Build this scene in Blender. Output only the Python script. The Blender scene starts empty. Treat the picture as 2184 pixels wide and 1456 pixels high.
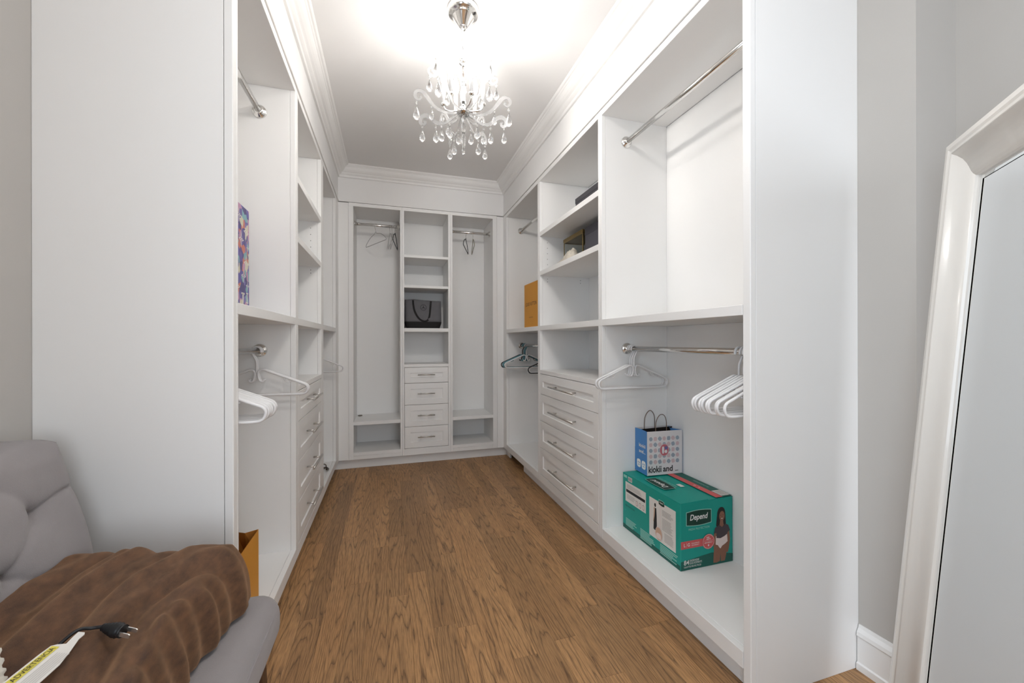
import bpy, bmesh, math, random
from mathutils import Vector, Matrix
from mathutils import noise as mnoise

random.seed(7)
SC = bpy.context.scene
COL = SC.collection
PI = math.pi

# ------------------------------------------------------------------ camera
YAW = math.radians(17.0922)
cam_d = bpy.data.cameras.new('camera')
cam_d.sensor_width = 36.0
cam_d.lens = 849.7 / 2184 * 36.0
cam_d.clip_start = 0.02
cam = bpy.data.objects.new('camera', cam_d)
COL.objects.link(cam)
_c, _s = math.cos(YAW), math.sin(YAW)
_R0, _U0, _F = Vector((_c, -_s, 0)), Vector((0, 0, 1)), Vector((_s, _c, 0))
_r = math.radians(-0.113)
_R = _R0 * math.cos(_r) + _U0 * math.sin(_r)
_U = _U0 * math.cos(_r) - _R0 * math.sin(_r)
M = Matrix((_R, _U, -_F)).transposed().to_4x4()
M.translation = Vector((0, 0, 1.1))
cam.matrix_world = M
SC.camera = cam

# ------------------------------------------------------------------ world, light, exposure
SC.view_settings.view_transform = 'Standard'
SC.view_settings.look = 'None'
SC.view_settings.gamma = 1.0
SC.view_settings.use_curve_mapping = False
SC.view_settings.exposure = 0.6

w = bpy.data.worlds.new('sky')
SC.world = w
w.use_nodes = True
bg = w.node_tree.nodes['Background']
bg.inputs['Color'].default_value = (0.72, 0.85, 1.0, 1)
bg.inputs['Strength'].default_value = 1.6


def area_light(name, loc, rot, sx, sy, power, color):
    ld = bpy.data.lights.new(name, 'AREA')
    ld.shape = 'RECTANGLE'
    ld.size, ld.size_y = sx, sy
    ld.energy = power
    ld.color = color
    lo = bpy.data.objects.new(name, ld)
    COL.objects.link(lo)
    lo.location = loc
    lo.rotation_euler = rot
    return lo


WINDOW_DAYLIGHT = area_light('window_and_fill_light', (-1.02, -0.95, 1.3), (0, -PI / 2, 0), 1.6, 1.6, 21, (0.79, 0.90, 1.0))
FILL_LIGHT_2 = area_light('window_and_fill_light', (0.85, -2.44, 1.3), (PI / 2, 0, 0), 1.3, 1.6, 15, (0.95, 0.97, 1.0))  # added soft fill from behind the camera, no known window there
BULB_STRENGTH = 120.0
FILL_LAMP_STRENGTH = 22.0  # emission of the added ceiling fill

# ------------------------------------------------------------------ materials
MATS = {}


def srgb(r, g, b):
    f = lambda v: (v / 255 / 12.92) if v / 255 <= 0.04045 else ((v / 255 + 0.055) / 1.055) ** 2.4
    return (f(r), f(g), f(b), 1)


def mat(name, col, rough=0.5, metal=0.0, bump=0.0, bscale=200.0, var=0.0, vscale=8.0, trans=0.0, ior=1.45,
        sheen=0.0, emit=0.0, coat=0.0, stretch=None):
    if name in MATS:
        return MATS[name]
    m = bpy.data.materials.new(name)
    m.use_nodes = True
    nt = m.node_tree
    b = nt.nodes['Principled BSDF']
    b.inputs['Base Color'].default_value = col
    b.inputs['Roughness'].default_value = rough
    b.inputs['Metallic'].default_value = metal
    b.inputs['IOR'].default_value = ior
    b.inputs['Transmission Weight'].default_value = trans
    b.inputs['Sheen Weight'].default_value = sheen
    b.inputs['Coat Weight'].default_value = coat
    if emit:
        b.inputs['Emission Color'].default_value = col
        b.inputs['Emission Strength'].default_value = emit
    tc = nt.nodes.new('ShaderNodeTexCoord')
    src = tc.outputs['Object']
    if stretch:
        mp = nt.nodes.new('ShaderNodeMapping')
        mp.inputs['Scale'].default_value = stretch
        nt.links.new(src, mp.inputs['Vector'])
        src = mp.outputs['Vector']
    if var:
        n = nt.nodes.new('ShaderNodeTexNoise')
        n.inputs['Scale'].default_value = vscale
        n.inputs['Detail'].default_value = 4
        nt.links.new(src, n.inputs['Vector'])
        hs = nt.nodes.new('ShaderNodeMix')
        hs.data_type = 'RGBA'
        hs.inputs['A'].default_value = tuple(c * (1 - var) for c in col[:3]) + (1,)
        hs.inputs['B'].default_value = tuple(min(1, c * (1 + var)) for c in col[:3]) + (1,)
        nt.links.new(n.outputs['Fac'], hs.inputs['Factor'])
        nt.links.new(hs.outputs['Result'], b.inputs['Base Color'])
    if bump:
        n2 = nt.nodes.new('ShaderNodeTexNoise')
        n2.inputs['Scale'].default_value = bscale
        n2.inputs['Detail'].default_value = 3
        nt.links.new(src, n2.inputs['Vector'])
        bp = nt.nodes.new('ShaderNodeBump')
        bp.inputs['Strength'].default_value = bump
        bp.inputs['Distance'].default_value = 0.002
        nt.links.new(n2.outputs['Fac'], bp.inputs['Height'])
        nt.links.new(bp.outputs['Normal'], b.inputs['Normal'])
    MATS[name] = m
    return m


WHITE = mat('white_melamine', (0.90, 0.89, 0.875, 1), 0.42, bump=0.03, bscale=90, var=0.01, vscale=3)
CEIL = mat('ceiling_paint', (0.86, 0.85, 0.84, 1), 0.9, bump=0.05, bscale=160, var=0.01)
TRIM = mat('white_trim_paint', (0.88, 0.87, 0.855, 1), 0.45, bump=0.02, bscale=60, var=0.01)
WALL = mat('greige_wall_paint', (0.52, 0.497, 0.468, 1), 0.85, bump=0.06, bscale=220, var=0.015)
CHROME = mat('chrome', (0.80, 0.79, 0.77, 1), 0.12, 1.0, var=0.02, vscale=20)
NICKEL = mat('brushed_nickel', (0.62, 0.60, 0.57, 1), 0.28, 1.0, bump=0.05, bscale=400, var=0.03, stretch=(1, 30, 30))
WPLASTIC = mat('white_plastic', (0.84, 0.83, 0.83, 1), 0.3, var=0.01)
BLACK = mat('black_velvet', (0.012, 0.012, 0.013, 1), 0.7, sheen=0.2, bump=0.05)
TEAL = mat('teal_plastic', (0.12, 0.27, 0.31, 1), 0.35, var=0.05)
WIRE = mat('grey_wire', (0.55, 0.54, 0.53, 1), 0.4, 0.6, var=0.05)
DARKGREY = mat('dark_grey_card', (0.058, 0.056, 0.064, 1), 0.6, bump=0.1, bscale=300, var=0.08)
DARKGREY2 = mat('charcoal_card', (0.075, 0.072, 0.085, 1), 0.55, bump=0.1, bscale=300, var=0.08)
NEAR_BLACK = mat('near_black', (0.02, 0.013, 0.01, 1), 0.9, var=0.2)  # near-black: floor slab, and shade put into the cavity board and bag sheet
GLASS = mat('crystal_glass', (1, 1, 1, 1), 0.02, trans=1.0, ior=1.5)
ACRYL = mat('frosted_acrylic', (0.86, 0.86, 0.86, 1), 0.18, trans=0.85, ior=1.45, var=0.01)
BULB = mat('lit_bulb', (1.0, 0.965, 0.92, 1), 0.3, emit=BULB_STRENGTH)
CANDLE = mat('candle_sleeve', (0.86, 0.85, 0.83, 1), 0.35, var=0.01)
ORANGE = mat('ochre_paper', srgb(222, 156, 60), 0.65, bump=0.06, bscale=250, var=0.05, vscale=5)
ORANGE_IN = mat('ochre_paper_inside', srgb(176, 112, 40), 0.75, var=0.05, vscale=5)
BROWNINK = mat('brown_ink', srgb(92, 56, 22), 0.6, var=0.05)
TEALBOX = mat('teal_carton', srgb(12, 152, 138), 0.5, bump=0.04, bscale=200, var=0.05, vscale=6)
FABRIC = mat('grey_upholstery', srgb(148, 142, 142), 0.95, sheen=0.25, bump=0.5, bscale=900, var=0.06, vscale=25)
DARKWOOD = mat('dark_leg_wood', srgb(84, 60, 42), 0.5, var=0.25, vscale=20, stretch=(6, 6, 1))
MIRROR = mat('mirror_glass', (0.86, 0.87, 0.87, 1), 0.0, 1.0)
FRAMEW = mat('cream_lacquer', (0.82, 0.785, 0.735, 1), 0.25, coat=0.3, var=0.01)
FABTOTE = mat('tote_grey_cloth', srgb(108, 107, 110), 0.9, bump=0.3, bscale=700, var=0.08, vscale=30)
BLACKCLOTH = mat('tote_black_cloth', (0.012, 0.011, 0.011, 1), 0.8, bump=0.2, bscale=500, var=0.1)
BLACKPL = mat('black_rubber', (0.012, 0.012, 0.013, 1), 0.35, var=0.1)
BRASS = mat('aged_brass', srgb(150, 128, 84), 0.35, 0.9, var=0.15, vscale=40)
CLEARG = mat('case_glass', (0.9, 0.92, 0.9, 1), 0.03, trans=1.0, ior=1.1)
PAPERW = mat('printed_white_paper', srgb(226, 222, 216), 0.7, bump=0.05, var=0.01)
INK = mat('black_ink', (0.02, 0.02, 0.022, 1), 0.6, var=0.05)
YELLOW = mat('warning_yellow', srgb(226, 212, 92), 0.6, var=0.03)
GREYMET = mat('dull_grey_metal', srgb(120, 112, 104), 0.4, 0.8, var=0.15, vscale=60)
LACE = mat('ivory_lace', srgb(222, 216, 204), 0.8, bump=0.3, bscale=500, var=0.04)


def oak_material():
    m = bpy.data.materials.new('oak_plank')
    m.use_nodes = True
    nt = m.node_tree
    L = nt.links.new
    b = nt.nodes['Principled BSDF']
    tc = nt.nodes.new('ShaderNodeTexCoord')
    oi = nt.nodes.new('ShaderNodeObjectInfo')
    mul = nt.nodes.new('ShaderNodeVectorMath')
    mul.operation = 'SCALE'
    mul.inputs['Scale'].default_value = 61.0
    comb = nt.nodes.new('ShaderNodeCombineXYZ')
    L(oi.outputs['Random'], comb.inputs['X'])
    r2 = nt.nodes.new('ShaderNodeMath'); r2.operation = 'MULTIPLY'; r2.inputs[1].default_value = 7.31
    L(oi.outputs['Random'], r2.inputs[0]); L(r2.outputs[0], comb.inputs['Y'])
    L(comb.outputs[0], mul.inputs[0])
    add = nt.nodes.new('ShaderNodeVectorMath'); add.operation = 'ADD'
    L(tc.outputs['Object'], add.inputs[0]); L(mul.outputs[0], add.inputs[1])

    def mapped(sx, sy):
        mp = nt.nodes.new('ShaderNodeMapping')
        mp.inputs['Scale'].default_value = (sx, sy, 1)
        L(add.outputs[0], mp.inputs['Vector'])
        return mp.outputs[0]
    # cathedral grain: contour lines of a smooth stretched noise
    n1 = nt.nodes.new('ShaderNodeTexNoise')
    n1.inputs['Scale'].default_value = 1.0; n1.inputs['Detail'].default_value = 2.2; n1.inputs['Roughness'].default_value = 0.42
    L(mapped(9.0, 0.55), n1.inputs['Vector'])
    k = nt.nodes.new('ShaderNodeMath'); k.operation = 'MULTIPLY'; k.inputs[1].default_value = 24.0
    nj = nt.nodes.new('ShaderNodeTexNoise'); nj.inputs['Scale'].default_value = 1.0; nj.inputs['Detail'].default_value = 2
    L(mapped(70, 9), nj.inputs['Vector'])
    ja = nt.nodes.new('ShaderNodeMath'); ja.operation = 'MULTIPLY_ADD'; ja.inputs[1].default_value = 0.022
    L(nj.outputs['Fac'], ja.inputs[0]); L(n1.outputs['Fac'], ja.inputs[2])
    L(ja.outputs[0], k.inputs[0])
    fr = nt.nodes.new('ShaderNodeMath'); fr.operation = 'FRACT'
    L(k.outputs[0], fr.inputs[0])
    cr = nt.nodes.new('ShaderNodeValToRGB')
    e = cr.color_ramp.elements
    e[0].position = 0.0; e[0].color = (0.22, 0.22, 0.22, 1)
    e[1].position = 1.0; e[1].color = (0.62, 0.62, 0.62, 1)
    x = cr.color_ramp.elements.new(0.13); x.color = (0.80, 0.80, 0.80, 1)
    x = cr.color_ramp.elements.new(0.32); x.color = (1, 1, 1, 1)
    x = cr.color_ramp.elements.new(0.80); x.color = (0.93, 0.93, 0.93, 1)
    L(fr.outputs[0], cr.inputs[0])
    # fine pores
    n2 = nt.nodes.new('ShaderNodeTexNoise')
    n2.inputs['Scale'].default_value = 1.0; n2.inputs['Detail'].default_value = 3
    L(mapped(420, 16), n2.inputs['Vector'])
    cr2 = nt.nodes.new('ShaderNodeValToRGB')
    cr2.color_ramp.elements[0].position = 0.36; cr2.color_ramp.elements[0].color = (0.55, 0.55, 0.55, 1)
    cr2.color_ramp.elements[1].position = 0.56; cr2.color_ramp.elements[1].color = (1, 1, 1, 1)
    L(n2.outputs['Fac'], cr2.inputs[0])
    mm = nt.nodes.new('ShaderNodeMath'); mm.operation = 'MULTIPLY'
    L(cr.outputs[0], mm.inputs[0]); L(cr2.outputs[0], mm.inputs[1])
    # broad tone
    n3 = nt.nodes.new('ShaderNodeTexNoise'); n3.inputs['Scale'].default_value = 1.0; n3.inputs['Detail'].default_value = 2
    L(mapped(5, 2.2), n3.inputs['Vector'])
    tone = nt.nodes.new('ShaderNodeMix'); tone.data_type = 'RGBA'
    tone.inputs['A'].default_value = srgb(184, 136, 88)
    tone.inputs['B'].default_value = srgb(200, 156, 108)
    L(n3.outputs['Fac'], tone.inputs['Factor'])
    tone2 = nt.nodes.new('ShaderNodeMix'); tone2.data_type = 'RGBA'; tone2.blend_type = 'MULTIPLY'
    tone2.inputs['Factor'].default_value = 1.0
    rr = nt.nodes.new('ShaderNodeMapRange')
    rr.inputs['To Min'].default_value = 0.72; rr.inputs['To Max'].default_value = 1.10
    L(oi.outputs['Random'], rr.inputs['Value'])
    L(tone.outputs['Result'], tone2.inputs['A']); L(rr.outputs[0], tone2.inputs['B'])
    fin = nt.nodes.new('ShaderNodeMix'); fin.data_type = 'RGBA'
    fin.inputs['A'].default_value = srgb(74, 49, 30)
    L(tone2.outputs['Result'], fin.inputs['B'])
    L(mm.outputs[0], fin.inputs['Factor'])
    L(fin.outputs['Result'], b.inputs['Base Color'])
    b.inputs['Roughness'].default_value = 0.46
    bp = nt.nodes.new('ShaderNodeBump'); bp.inputs['Strength'].default_value = 0.25; bp.inputs['Distance'].default_value = 0.001
    L(mm.outputs[0], bp.inputs['Height']); L(bp.outputs[0], b.inputs['Normal'])
    return m


OAK = oak_material()


def plush_material():
    m = bpy.data.materials.new('brown_plush')
    m.use_nodes = True
    nt = m.node_tree
    L = nt.links.new
    b = nt.nodes['Principled BSDF']
    tc = nt.nodes.new('ShaderNodeTexCoord')
    n = nt.nodes.new('ShaderNodeTexNoise'); n.inputs['Scale'].default_value = 55; n.inputs['Detail'].default_value = 5; n.inputs['Roughness'].default_value = 0.6
    mp = nt.nodes.new('ShaderNodeMapping'); mp.inputs['Scale'].default_value = (1.0, 0.6, 1)
    L(tc.outputs['Object'], mp.inputs['Vector']); L(mp.outputs[0], n.inputs['Vector'])
    cr = nt.nodes.new('ShaderNodeValToRGB')
    cr.color_ramp.elements[0].position = 0.33; cr.color_ramp.elements[0].color = srgb(60, 37, 23)
    cr.color_ramp.elements[1].position = 0.70; cr.color_ramp.elements[1].color = srgb(102, 69, 45)
    L(n.outputs['Fac'], cr.inputs[0]); L(cr.outputs[0], b.inputs['Base Color'])
    b.inputs['Roughness'].default_value = 0.75
    b.inputs['Sheen Weight'].default_value = 0.5
    b.inputs['Sheen Roughness'].default_value = 0.55
    b.inputs['Sheen Tint'].default_value = srgb(214, 170, 130)
    n2 = nt.nodes.new('ShaderNodeTexNoise'); n2.inputs['Scale'].default_value = 1100; n2.inputs['Detail'].default_value = 2
    L(tc.outputs['Object'], n2.inputs['Vector'])
    bp = nt.nodes.new('ShaderNodeBump'); bp.inputs['Strength'].default_value = 0.35; bp.inputs['Distance'].default_value = 0.002
    L(n2.outputs['Fac'], bp.inputs['Height']); L(bp.outputs[0], b.inputs['Normal'])
    return m


PLUSH = plush_material()


def printed_paper_material():
    """Graffiti-like print: violet ground with coral, teal, pink and cream patches."""
    m = bpy.data.materials.new('violet_printed_paper')
    m.use_nodes = True
    nt = m.node_tree
    L = nt.links.new
    b = nt.nodes['Principled BSDF']
    tc = nt.nodes.new('ShaderNodeTexCoord')
    mp = nt.nodes.new('ShaderNodeMapping'); mp.inputs['Scale'].default_value = (1, 26, 20)
    L(tc.outputs['Object'], mp.inputs['Vector'])
    nz = nt.nodes.new('ShaderNodeTexNoise'); nz.inputs['Scale'].default_value = 1.2
    L(mp.outputs[0], nz.inputs['Vector'])
    ad = nt.nodes.new('ShaderNodeVectorMath'); ad.operation = 'ADD'
    L(mp.outputs[0], ad.inputs[0]); L(nz.outputs['Color'], ad.inputs[1])
    v = nt.nodes.new('ShaderNodeTexVoronoi'); v.inputs['Scale'].default_value = 1.5
    L(ad.outputs[0], v.inputs['Vector'])
    sp = nt.nodes.new('ShaderNodeSeparateColor')
    L(v.outputs['Color'], sp.inputs[0])
    cr = nt.nodes.new('ShaderNodeValToRGB'); cr.color_ramp.interpolation = 'CONSTANT'
    cols = [(104, 94, 152), (84, 76, 132), (196, 118, 104), (122, 112, 168), (126, 170, 176), (78, 70, 118), (186, 142, 170), (206, 200, 176), (98, 90, 158)]
    el = cr.color_ramp.elements
    el[0].position = 0; el[0].color = srgb(*cols[0])
    el[1].position = 1 / 9; el[1].color = srgb(*cols[1])
    for i in range(2, 9):
        q = el.new(i / 9); q.color = srgb(*cols[i])
    L(sp.outputs[0], cr.inputs[0]); L(cr.outputs[0], b.inputs['Base Color'])
    b.inputs['Roughness'].default_value = 0.5
    return m


VIOLET = printed_paper_material()

# ------------------------------------------------------------------ mesh helpers


def add_box(bm, x0, x1, y0, y1, z0, z1, bev=0.0, seg=1):
    if x0 > x1: x0, x1 = x1, x0
    if y0 > y1: y0, y1 = y1, y0
    if z0 > z1: z0, z1 = z1, z0
    t = bmesh.new()
    bmesh.ops.create_cube(t, size=1.0)
    for v in t.verts:
        v.co = Vector(((x0 + x1) / 2 + v.co.x * (x1 - x0), (y0 + y1) / 2 + v.co.y * (y1 - y0), (z0 + z1) / 2 + v.co.z * (z1 - z0)))
    if bev:
        bmesh.ops.bevel(t, geom=t.edges[:], offset=min(bev, (x1 - x0) * .45, (y1 - y0) * .45, (z1 - z0) * .45), segments=seg, profile=0.5, affect='EDGES')
    me = bpy.data.meshes.new('t')
    t.to_mesh(me)
    t.free()
    bm.from_mesh(me)
    bpy.data.meshes.remove(me)
    return bm


def box(*a, bev=0.0012, seg=1):
    return add_box(bmesh.new(), *a, bev=bev, seg=seg)


def add_tube(bm, pts, r, seg=8, closed=False, flat=None):
    """Sweep a circle (or an ellipse: flat scales along the binormal of the XZ plane) along pts."""
    pts = [Vector(p) for p in pts]
    n = len(pts)
    rad = r if isinstance(r, (list, tuple)) else [r] * n
    rings = []
    up = None
    for i, p in enumerate(pts):
        a = pts[(i - 1) % n] if (closed or i > 0) else p
        b = pts[(i + 1) % n] if (closed or i < n - 1) else p
        t = (b - a)
        if t.length < 1e-9:
            t = Vector((0, 0, 1))
        t.normalize()
        if up is None:
            up = Vector((0, 1, 0)) if abs(t.y) < 0.9 else Vector((1, 0, 0))
        up = (up - t * up.dot(t))
        if up.length < 1e-6:
            up = Vector((1, 0, 0)) - t * t.x
        up.normalize()
        sd = t.cross(up)
        ring = []
        for k in range(seg):
            q = 2 * PI * k / seg
            ring.append(bm.verts.new(p + up * math.cos(q) * rad[i] * (flat or 1) + sd * math.sin(q) * rad[i]))
        rings.append(ring)
    m = n if closed else n - 1
    for i in range(m):
        A, B = rings[i], rings[(i + 1) % n]
        for k in range(seg):
            f = bm.faces.new((A[k], A[(k + 1) % seg], B[(k + 1) % seg], B[k]))
            f.smooth = True
    if not closed:
        bm.faces.new(rings[0][::-1])
        bm.faces.new(rings[-1])
    return bm


def catmull(pts, k=6):
    pts = [Vector(p) for p in pts]
    out = []
    n = len(pts)
    for i in range(n - 1):
        p0, p1, p2, p3 = pts[max(i - 1, 0)], pts[i], pts[i + 1], pts[min(i + 2, n - 1)]
        for j in range(k):
            t = j / k
            out.append(0.5 * ((2 * p1) + (p2 - p0) * t + (2 * p0 - 5 * p1 + 4 * p2 - p3) * t * t + (3 * p1 - p0 - 3 * p2 + p3) * t ** 3))
    out.append(pts[-1])
    return out


def add_lathe(bm, prof, seg=24, center=(0, 0, 0), axis='Z', smooth=True):
    c = Vector(center)
    rings = []
    for r, h in prof:
        ring = []
        for k in range(seg):
            q = 2 * PI * k / seg
            a, b = r * math.cos(q), r * math.sin(q)
            if axis == 'Z': v = Vector((a, b, h))
            elif axis == 'Y': v = Vector((a, h, b))
            else: v = Vector((h, a, b))
            ring.append(bm.verts.new(c + v))
        rings.append(ring)
    for A, B in zip(rings[:-1], rings[1:]):
        for k in range(seg):
            f = bm.faces.new((A[k], A[(k + 1) % seg], B[(k + 1) % seg], B[k]))
            f.smooth = smooth
    bm.faces.new(rings[0][::-1])
    bm.faces.new(rings[-1])
    return bm


def add_plate(bm, outline, y0, y1):
    """Extrude an XZ outline from y0 to y1."""
    A = [bm.verts.new((x, y0, z)) for x, z in outline]
    B = [bm.verts.new((x, y1, z)) for x, z in outline]
    n = len(A)
    for i in range(n):
        bm.faces.new((A[i], A[(i + 1) % n], B[(i + 1) % n], B[i]))
    bm.faces.new(A[::-1]); bm.faces.new(B)
    return bm


def finish(bm, name, m, smooth=None):
    bmesh.ops.recalc_face_normals(bm, faces=bm.faces)
    me = bpy.data.meshes.new(name)
    bm.to_mesh(me)
    bm.free()
    for mm in (m if isinstance(m, (list, tuple)) else [m]):
        me.materials.append(mm)
    if smooth:
        for p in me.polygons:
            p.use_smooth = True
    return me


def tag(o, label=None, cat=None, group=None, kind=None):
    if label: o['label'] = label
    if cat: o['category'] = cat
    if group: o['group'] = group
    if kind: o['kind'] = kind
    return o


def thing(name, label, cat, loc=(0, 0, 0), rotz=0.0, group=None):
    o = bpy.data.objects.new(name, None)
    o.empty_display_size = 0.05
    COL.objects.link(o)
    o.location = loc
    o.rotation_euler = (0, 0, rotz)
    return tag(o, label, cat, group)


def local(name, bm, m, parent=None, smooth=None, label=None):
    """Mesh given in its parent's own coordinates."""
    o = bpy.data.objects.new(name, finish(bm, name, m, smooth))
    COL.objects.link(o)
    o.parent = parent
    if label: o['label'] = label
    return o


def part(root, name, bm, m, parent=None, smooth=None, label=None):
    """Mesh given in world coordinates, hung under an unrotated root."""
    bmesh.ops.translate(bm, verts=bm.verts, vec=-Vector(root.location))
    return local(name, bm, m, parent or root, smooth, label)


def struct(name, bm, m, smooth=None, label=None):
    o = bpy.data.objects.new(name, finish(bm, name, m, smooth))
    COL.objects.link(o)
    o['kind'] = 'structure'
    if label: o['label'] = label
    return o


def dup(root, loc, rot=(0, 0, 0), label=None, group=None):
    c = root.copy(); COL.objects.link(c)
    c.location = loc; c.rotation_euler = rot
    if label: c['label'] = label
    if group: c['group'] = group
    for ch in list(root.children):
        d = ch.copy(); COL.objects.link(d); d.parent = c
        for g in list(ch.children):
            e = g.copy(); COL.objects.link(e); e.parent = d
    return c


def text_mesh(s, shear=0.0, offset=0.0, spacing=1.0):
    cu = bpy.data.curves.new('txt', 'FONT')
    cu.body = s; cu.size = 1.0; cu.shear = shear; cu.offset = offset
    cu.space_character = spacing
    cu.resolution_u = 3
    o = bpy.data.objects.new('txt', cu)
    COL.objects.link(o)
    dg = bpy.context.evaluated_depsgraph_get()
    me = bpy.data.meshes.new_from_object(o.evaluated_get(dg))
    vs = [v.co.copy() for v in me.vertices]
    fs = [tuple(p.vertices) for p in me.polygons]
    bpy.data.objects.remove(o); bpy.data.curves.remove(cu); bpy.data.meshes.remove(me)
    return vs, fs


class Print:
    """Flat print on one face of a thing: origin + u*U + v*V, layers lifted along N."""

    def __init__(self, origin, U, V, N, lift=0.0003):
        self.o, self.U, self.V, self.N = Vector(origin), Vector(U), Vector(V), Vector(N)
        self.v, self.f, self.mi, self.mats = [], [], [], []
        self.lift = lift

    def _m(self, m):
        if m not in self.mats: self.mats.append(m)
        return self.mats.index(m)

    def _add(self, pts, faces, m, layer):
        b = len(self.v)
        for u, v in pts:
            self.v.append(self.o + self.U * u + self.V * v + self.N * self.lift * (layer + 1))
        for f in faces:
            self.f.append(tuple(b + i for i in f)); self.mi.append(self._m(m))

    def poly(self, pts, m, layer=0):
        self._add(pts, [tuple(range(len(pts)))], m, layer)

    def rect(self, u0, v0, u1, v1, m, layer=0):
        self.poly([(u0, v0), (u1, v0), (u1, v1), (u0, v1)], m, layer)

    def disc(self, u, v, ru, rv, m, layer=0, n=24, sq=2.0, rot=0.0):
        pts = []
        for k in range(n):
            a = 2 * PI * k / n
            c, s = math.cos(a), math.sin(a)
            x = math.copysign(abs(c) ** (2 / sq), c) * ru
            y = math.copysign(abs(s) ** (2 / sq), s) * rv
            pts.append((u + x * math.cos(rot) - y * math.sin(rot), v + x * math.sin(rot) + y * math.cos(rot)))
        self.poly(pts, m, layer)

    def ring(self, u, v, r0, r1, m, layer=0, n=28):
        pts = []
        for k in range(n):
            a = 2 * PI * k / n
            pts += [(u + r0 * math.cos(a), v + r0 * math.sin(a)), (u + r1 * math.cos(a), v + r1 * math.sin(a))]
        fs = [(2 * k, 2 * k + 1, (2 * k + 3) % (2 * n), (2 * k + 2) % (2 * n)) for k in range(n)]
        self._add(pts, fs, m, layer)

    def text(self, s, u0, v0, u1, v1, m, layer=0, shear=0.0, offset=0.0, flip=False, spacing=1.0):
        vs, fs = text_mesh(s, shear, offset, spacing)
        if not vs: return
        xa, xb = min(p.x for p in vs), max(p.x for p in vs)
        ya, yb = min(p.y for p in vs), max(p.y for p in vs)
        pts = []
        for p in vs:
            a, b = (p.x - xa) / (xb - xa), (p.y - ya) / (yb - ya)
            if flip: a, b = 1 - a, 1 - b
            pts.append((u0 + (u1 - u0) * a, v0 + (v1 - v0) * b))
        self._add(pts, fs, m, layer)

    def lines(self, u0, v0, u1, v1, n, m, layer=0, fill=0.45, ragged=0.25):
        st = (v1 - v0) / n
        for i in range(n):
            e = u1 - (u1 - u0) * ragged * random.random()
            self.rect(u0, v0 + st * i, e, v0 + st * (i + fill), m, layer)

    def build(self, root, name, parent=None, label=None, world=True):
        me = bpy.data.meshes.new(name)
        off = Vector(root.location) if world else Vector((0, 0, 0))
        me.from_pydata([p - off for p in self.v], [], self.f)
        for m in self.mats: me.materials.append(m)
        for p, i in zip(me.polygons, self.mi): p.material_index = i
        o = bpy.data.objects.new(name, me)
        COL.objects.link(o)
        o.parent = parent or root
        if label: o['label'] = label
        return o


# ------------------------------------------------------------------ layout constants
XR, XL, YB = 1.044, -0.4155, 3.673          # front planes of the right, left and back closets
RB, LB, BB = 1.44, -0.80, 4.05              # their back panels
CZ = 2.59                                   # ceiling
T0, T1 = 1.180, 1.213                       # long shelf
OT, FT = 2.262, 2.292                       # opening top, frame top
ZB, ZS = 0.085, 0.138                       # underside and top of the bottom board
RY0, LY0 = 0.940, 1.288                     # near faces of the end panels

# ------------------------------------------------------------------ room shell
fl = struct('floor', box(-0.96, 1.9, -2.42, 4.2, -0.12, -0.0155, bev=0), NEAR_BLACK)
PW = 0.0835
plank_meshes = {}


def plank_mesh(length):
    if length not in plank_meshes:
        plank_meshes[length] = finish(box(-PW / 2 + .0002, PW / 2 - .0002, 0.0003, length - .0003, -0.015, 0, bev=0.0005), 'plank', OAK)
    return plank_meshes[length]


LENS = [0.55, 0.8, 1.05, 1.3, 1.6]
x = -0.84 + PW / 2
while x < 1.70:
    y = -2.28 - random.random() * 0.9
    while y < 3.74:
        ln = random.choice(LENS)
        if y + ln > -2.28 and not (x > 1.52 and y > 0.80):
            o = bpy.data.objects.new('plank', plank_mesh(ln))
            COL.objects.link(o)
            o.location = (x, y, 0)
            o.parent = fl
        y += ln
    x += PW

struct('ceiling', box(-0.96, 1.9, -2.42, 4.2, CZ, CZ + 0.1, bev=0), CEIL)
bm = box(1.51, 1.62, 0.785, 4.2, -0.1, CZ, bev=0)
add_box(bm, 1.70, 1.81, -2.42, 0.895, -0.1, CZ)
add_box(bm, 1.62, 1.70, 0.785, 0.895, -0.1, CZ)
struct('wall_right', bm, WALL)
bm = box(-0.96, -0.845, -2.42, -1.75, -0.1, CZ, bev=0)
add_box(bm, -0.96, -0.845, -0.15, 4.2, -0.1, CZ)
add_box(bm, -0.96, -0.845, -1.75, -0.15, -0.1, 0.5)
add_box(bm, -0.96, -0.845, -1.75, -0.15, 2.1, CZ)
struct('wall_left', bm, WALL)
struct('wall_back', box(-0.96, 1.62, 4.07, 4.2, -0.1, CZ, bev=0), WALL)
bm = box(-0.96, 0.2, -2.42, -2.3, -0.1, CZ, bev=0)
add_box(bm, 1.5, 1.81, -2.42, -2.3, -0.1, CZ)
add_box(bm, 0.2, 1.5, -2.42, -2.3, -0.1, 0.5)
add_box(bm, 0.2, 1.5, -2.42, -2.3, 2.1, CZ)
struct('wall_front', bm, WALL)
bm = box(0.2, 0.26, -2.40, -2.31, 0.5, 2.1)
add_box(bm, 1.44, 1.5, -2.40, -2.31, 0.5, 2.1)
add_box(bm, 0.26, 1.44, -2.40, -2.31, 0.5, 0.56)
add_box(bm, 0.26, 1.44, -2.40, -2.31, 2.04, 2.1)
struct('fill_window', bm, TRIM)  # unseen frame added around the opening for the rear fill light
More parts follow.
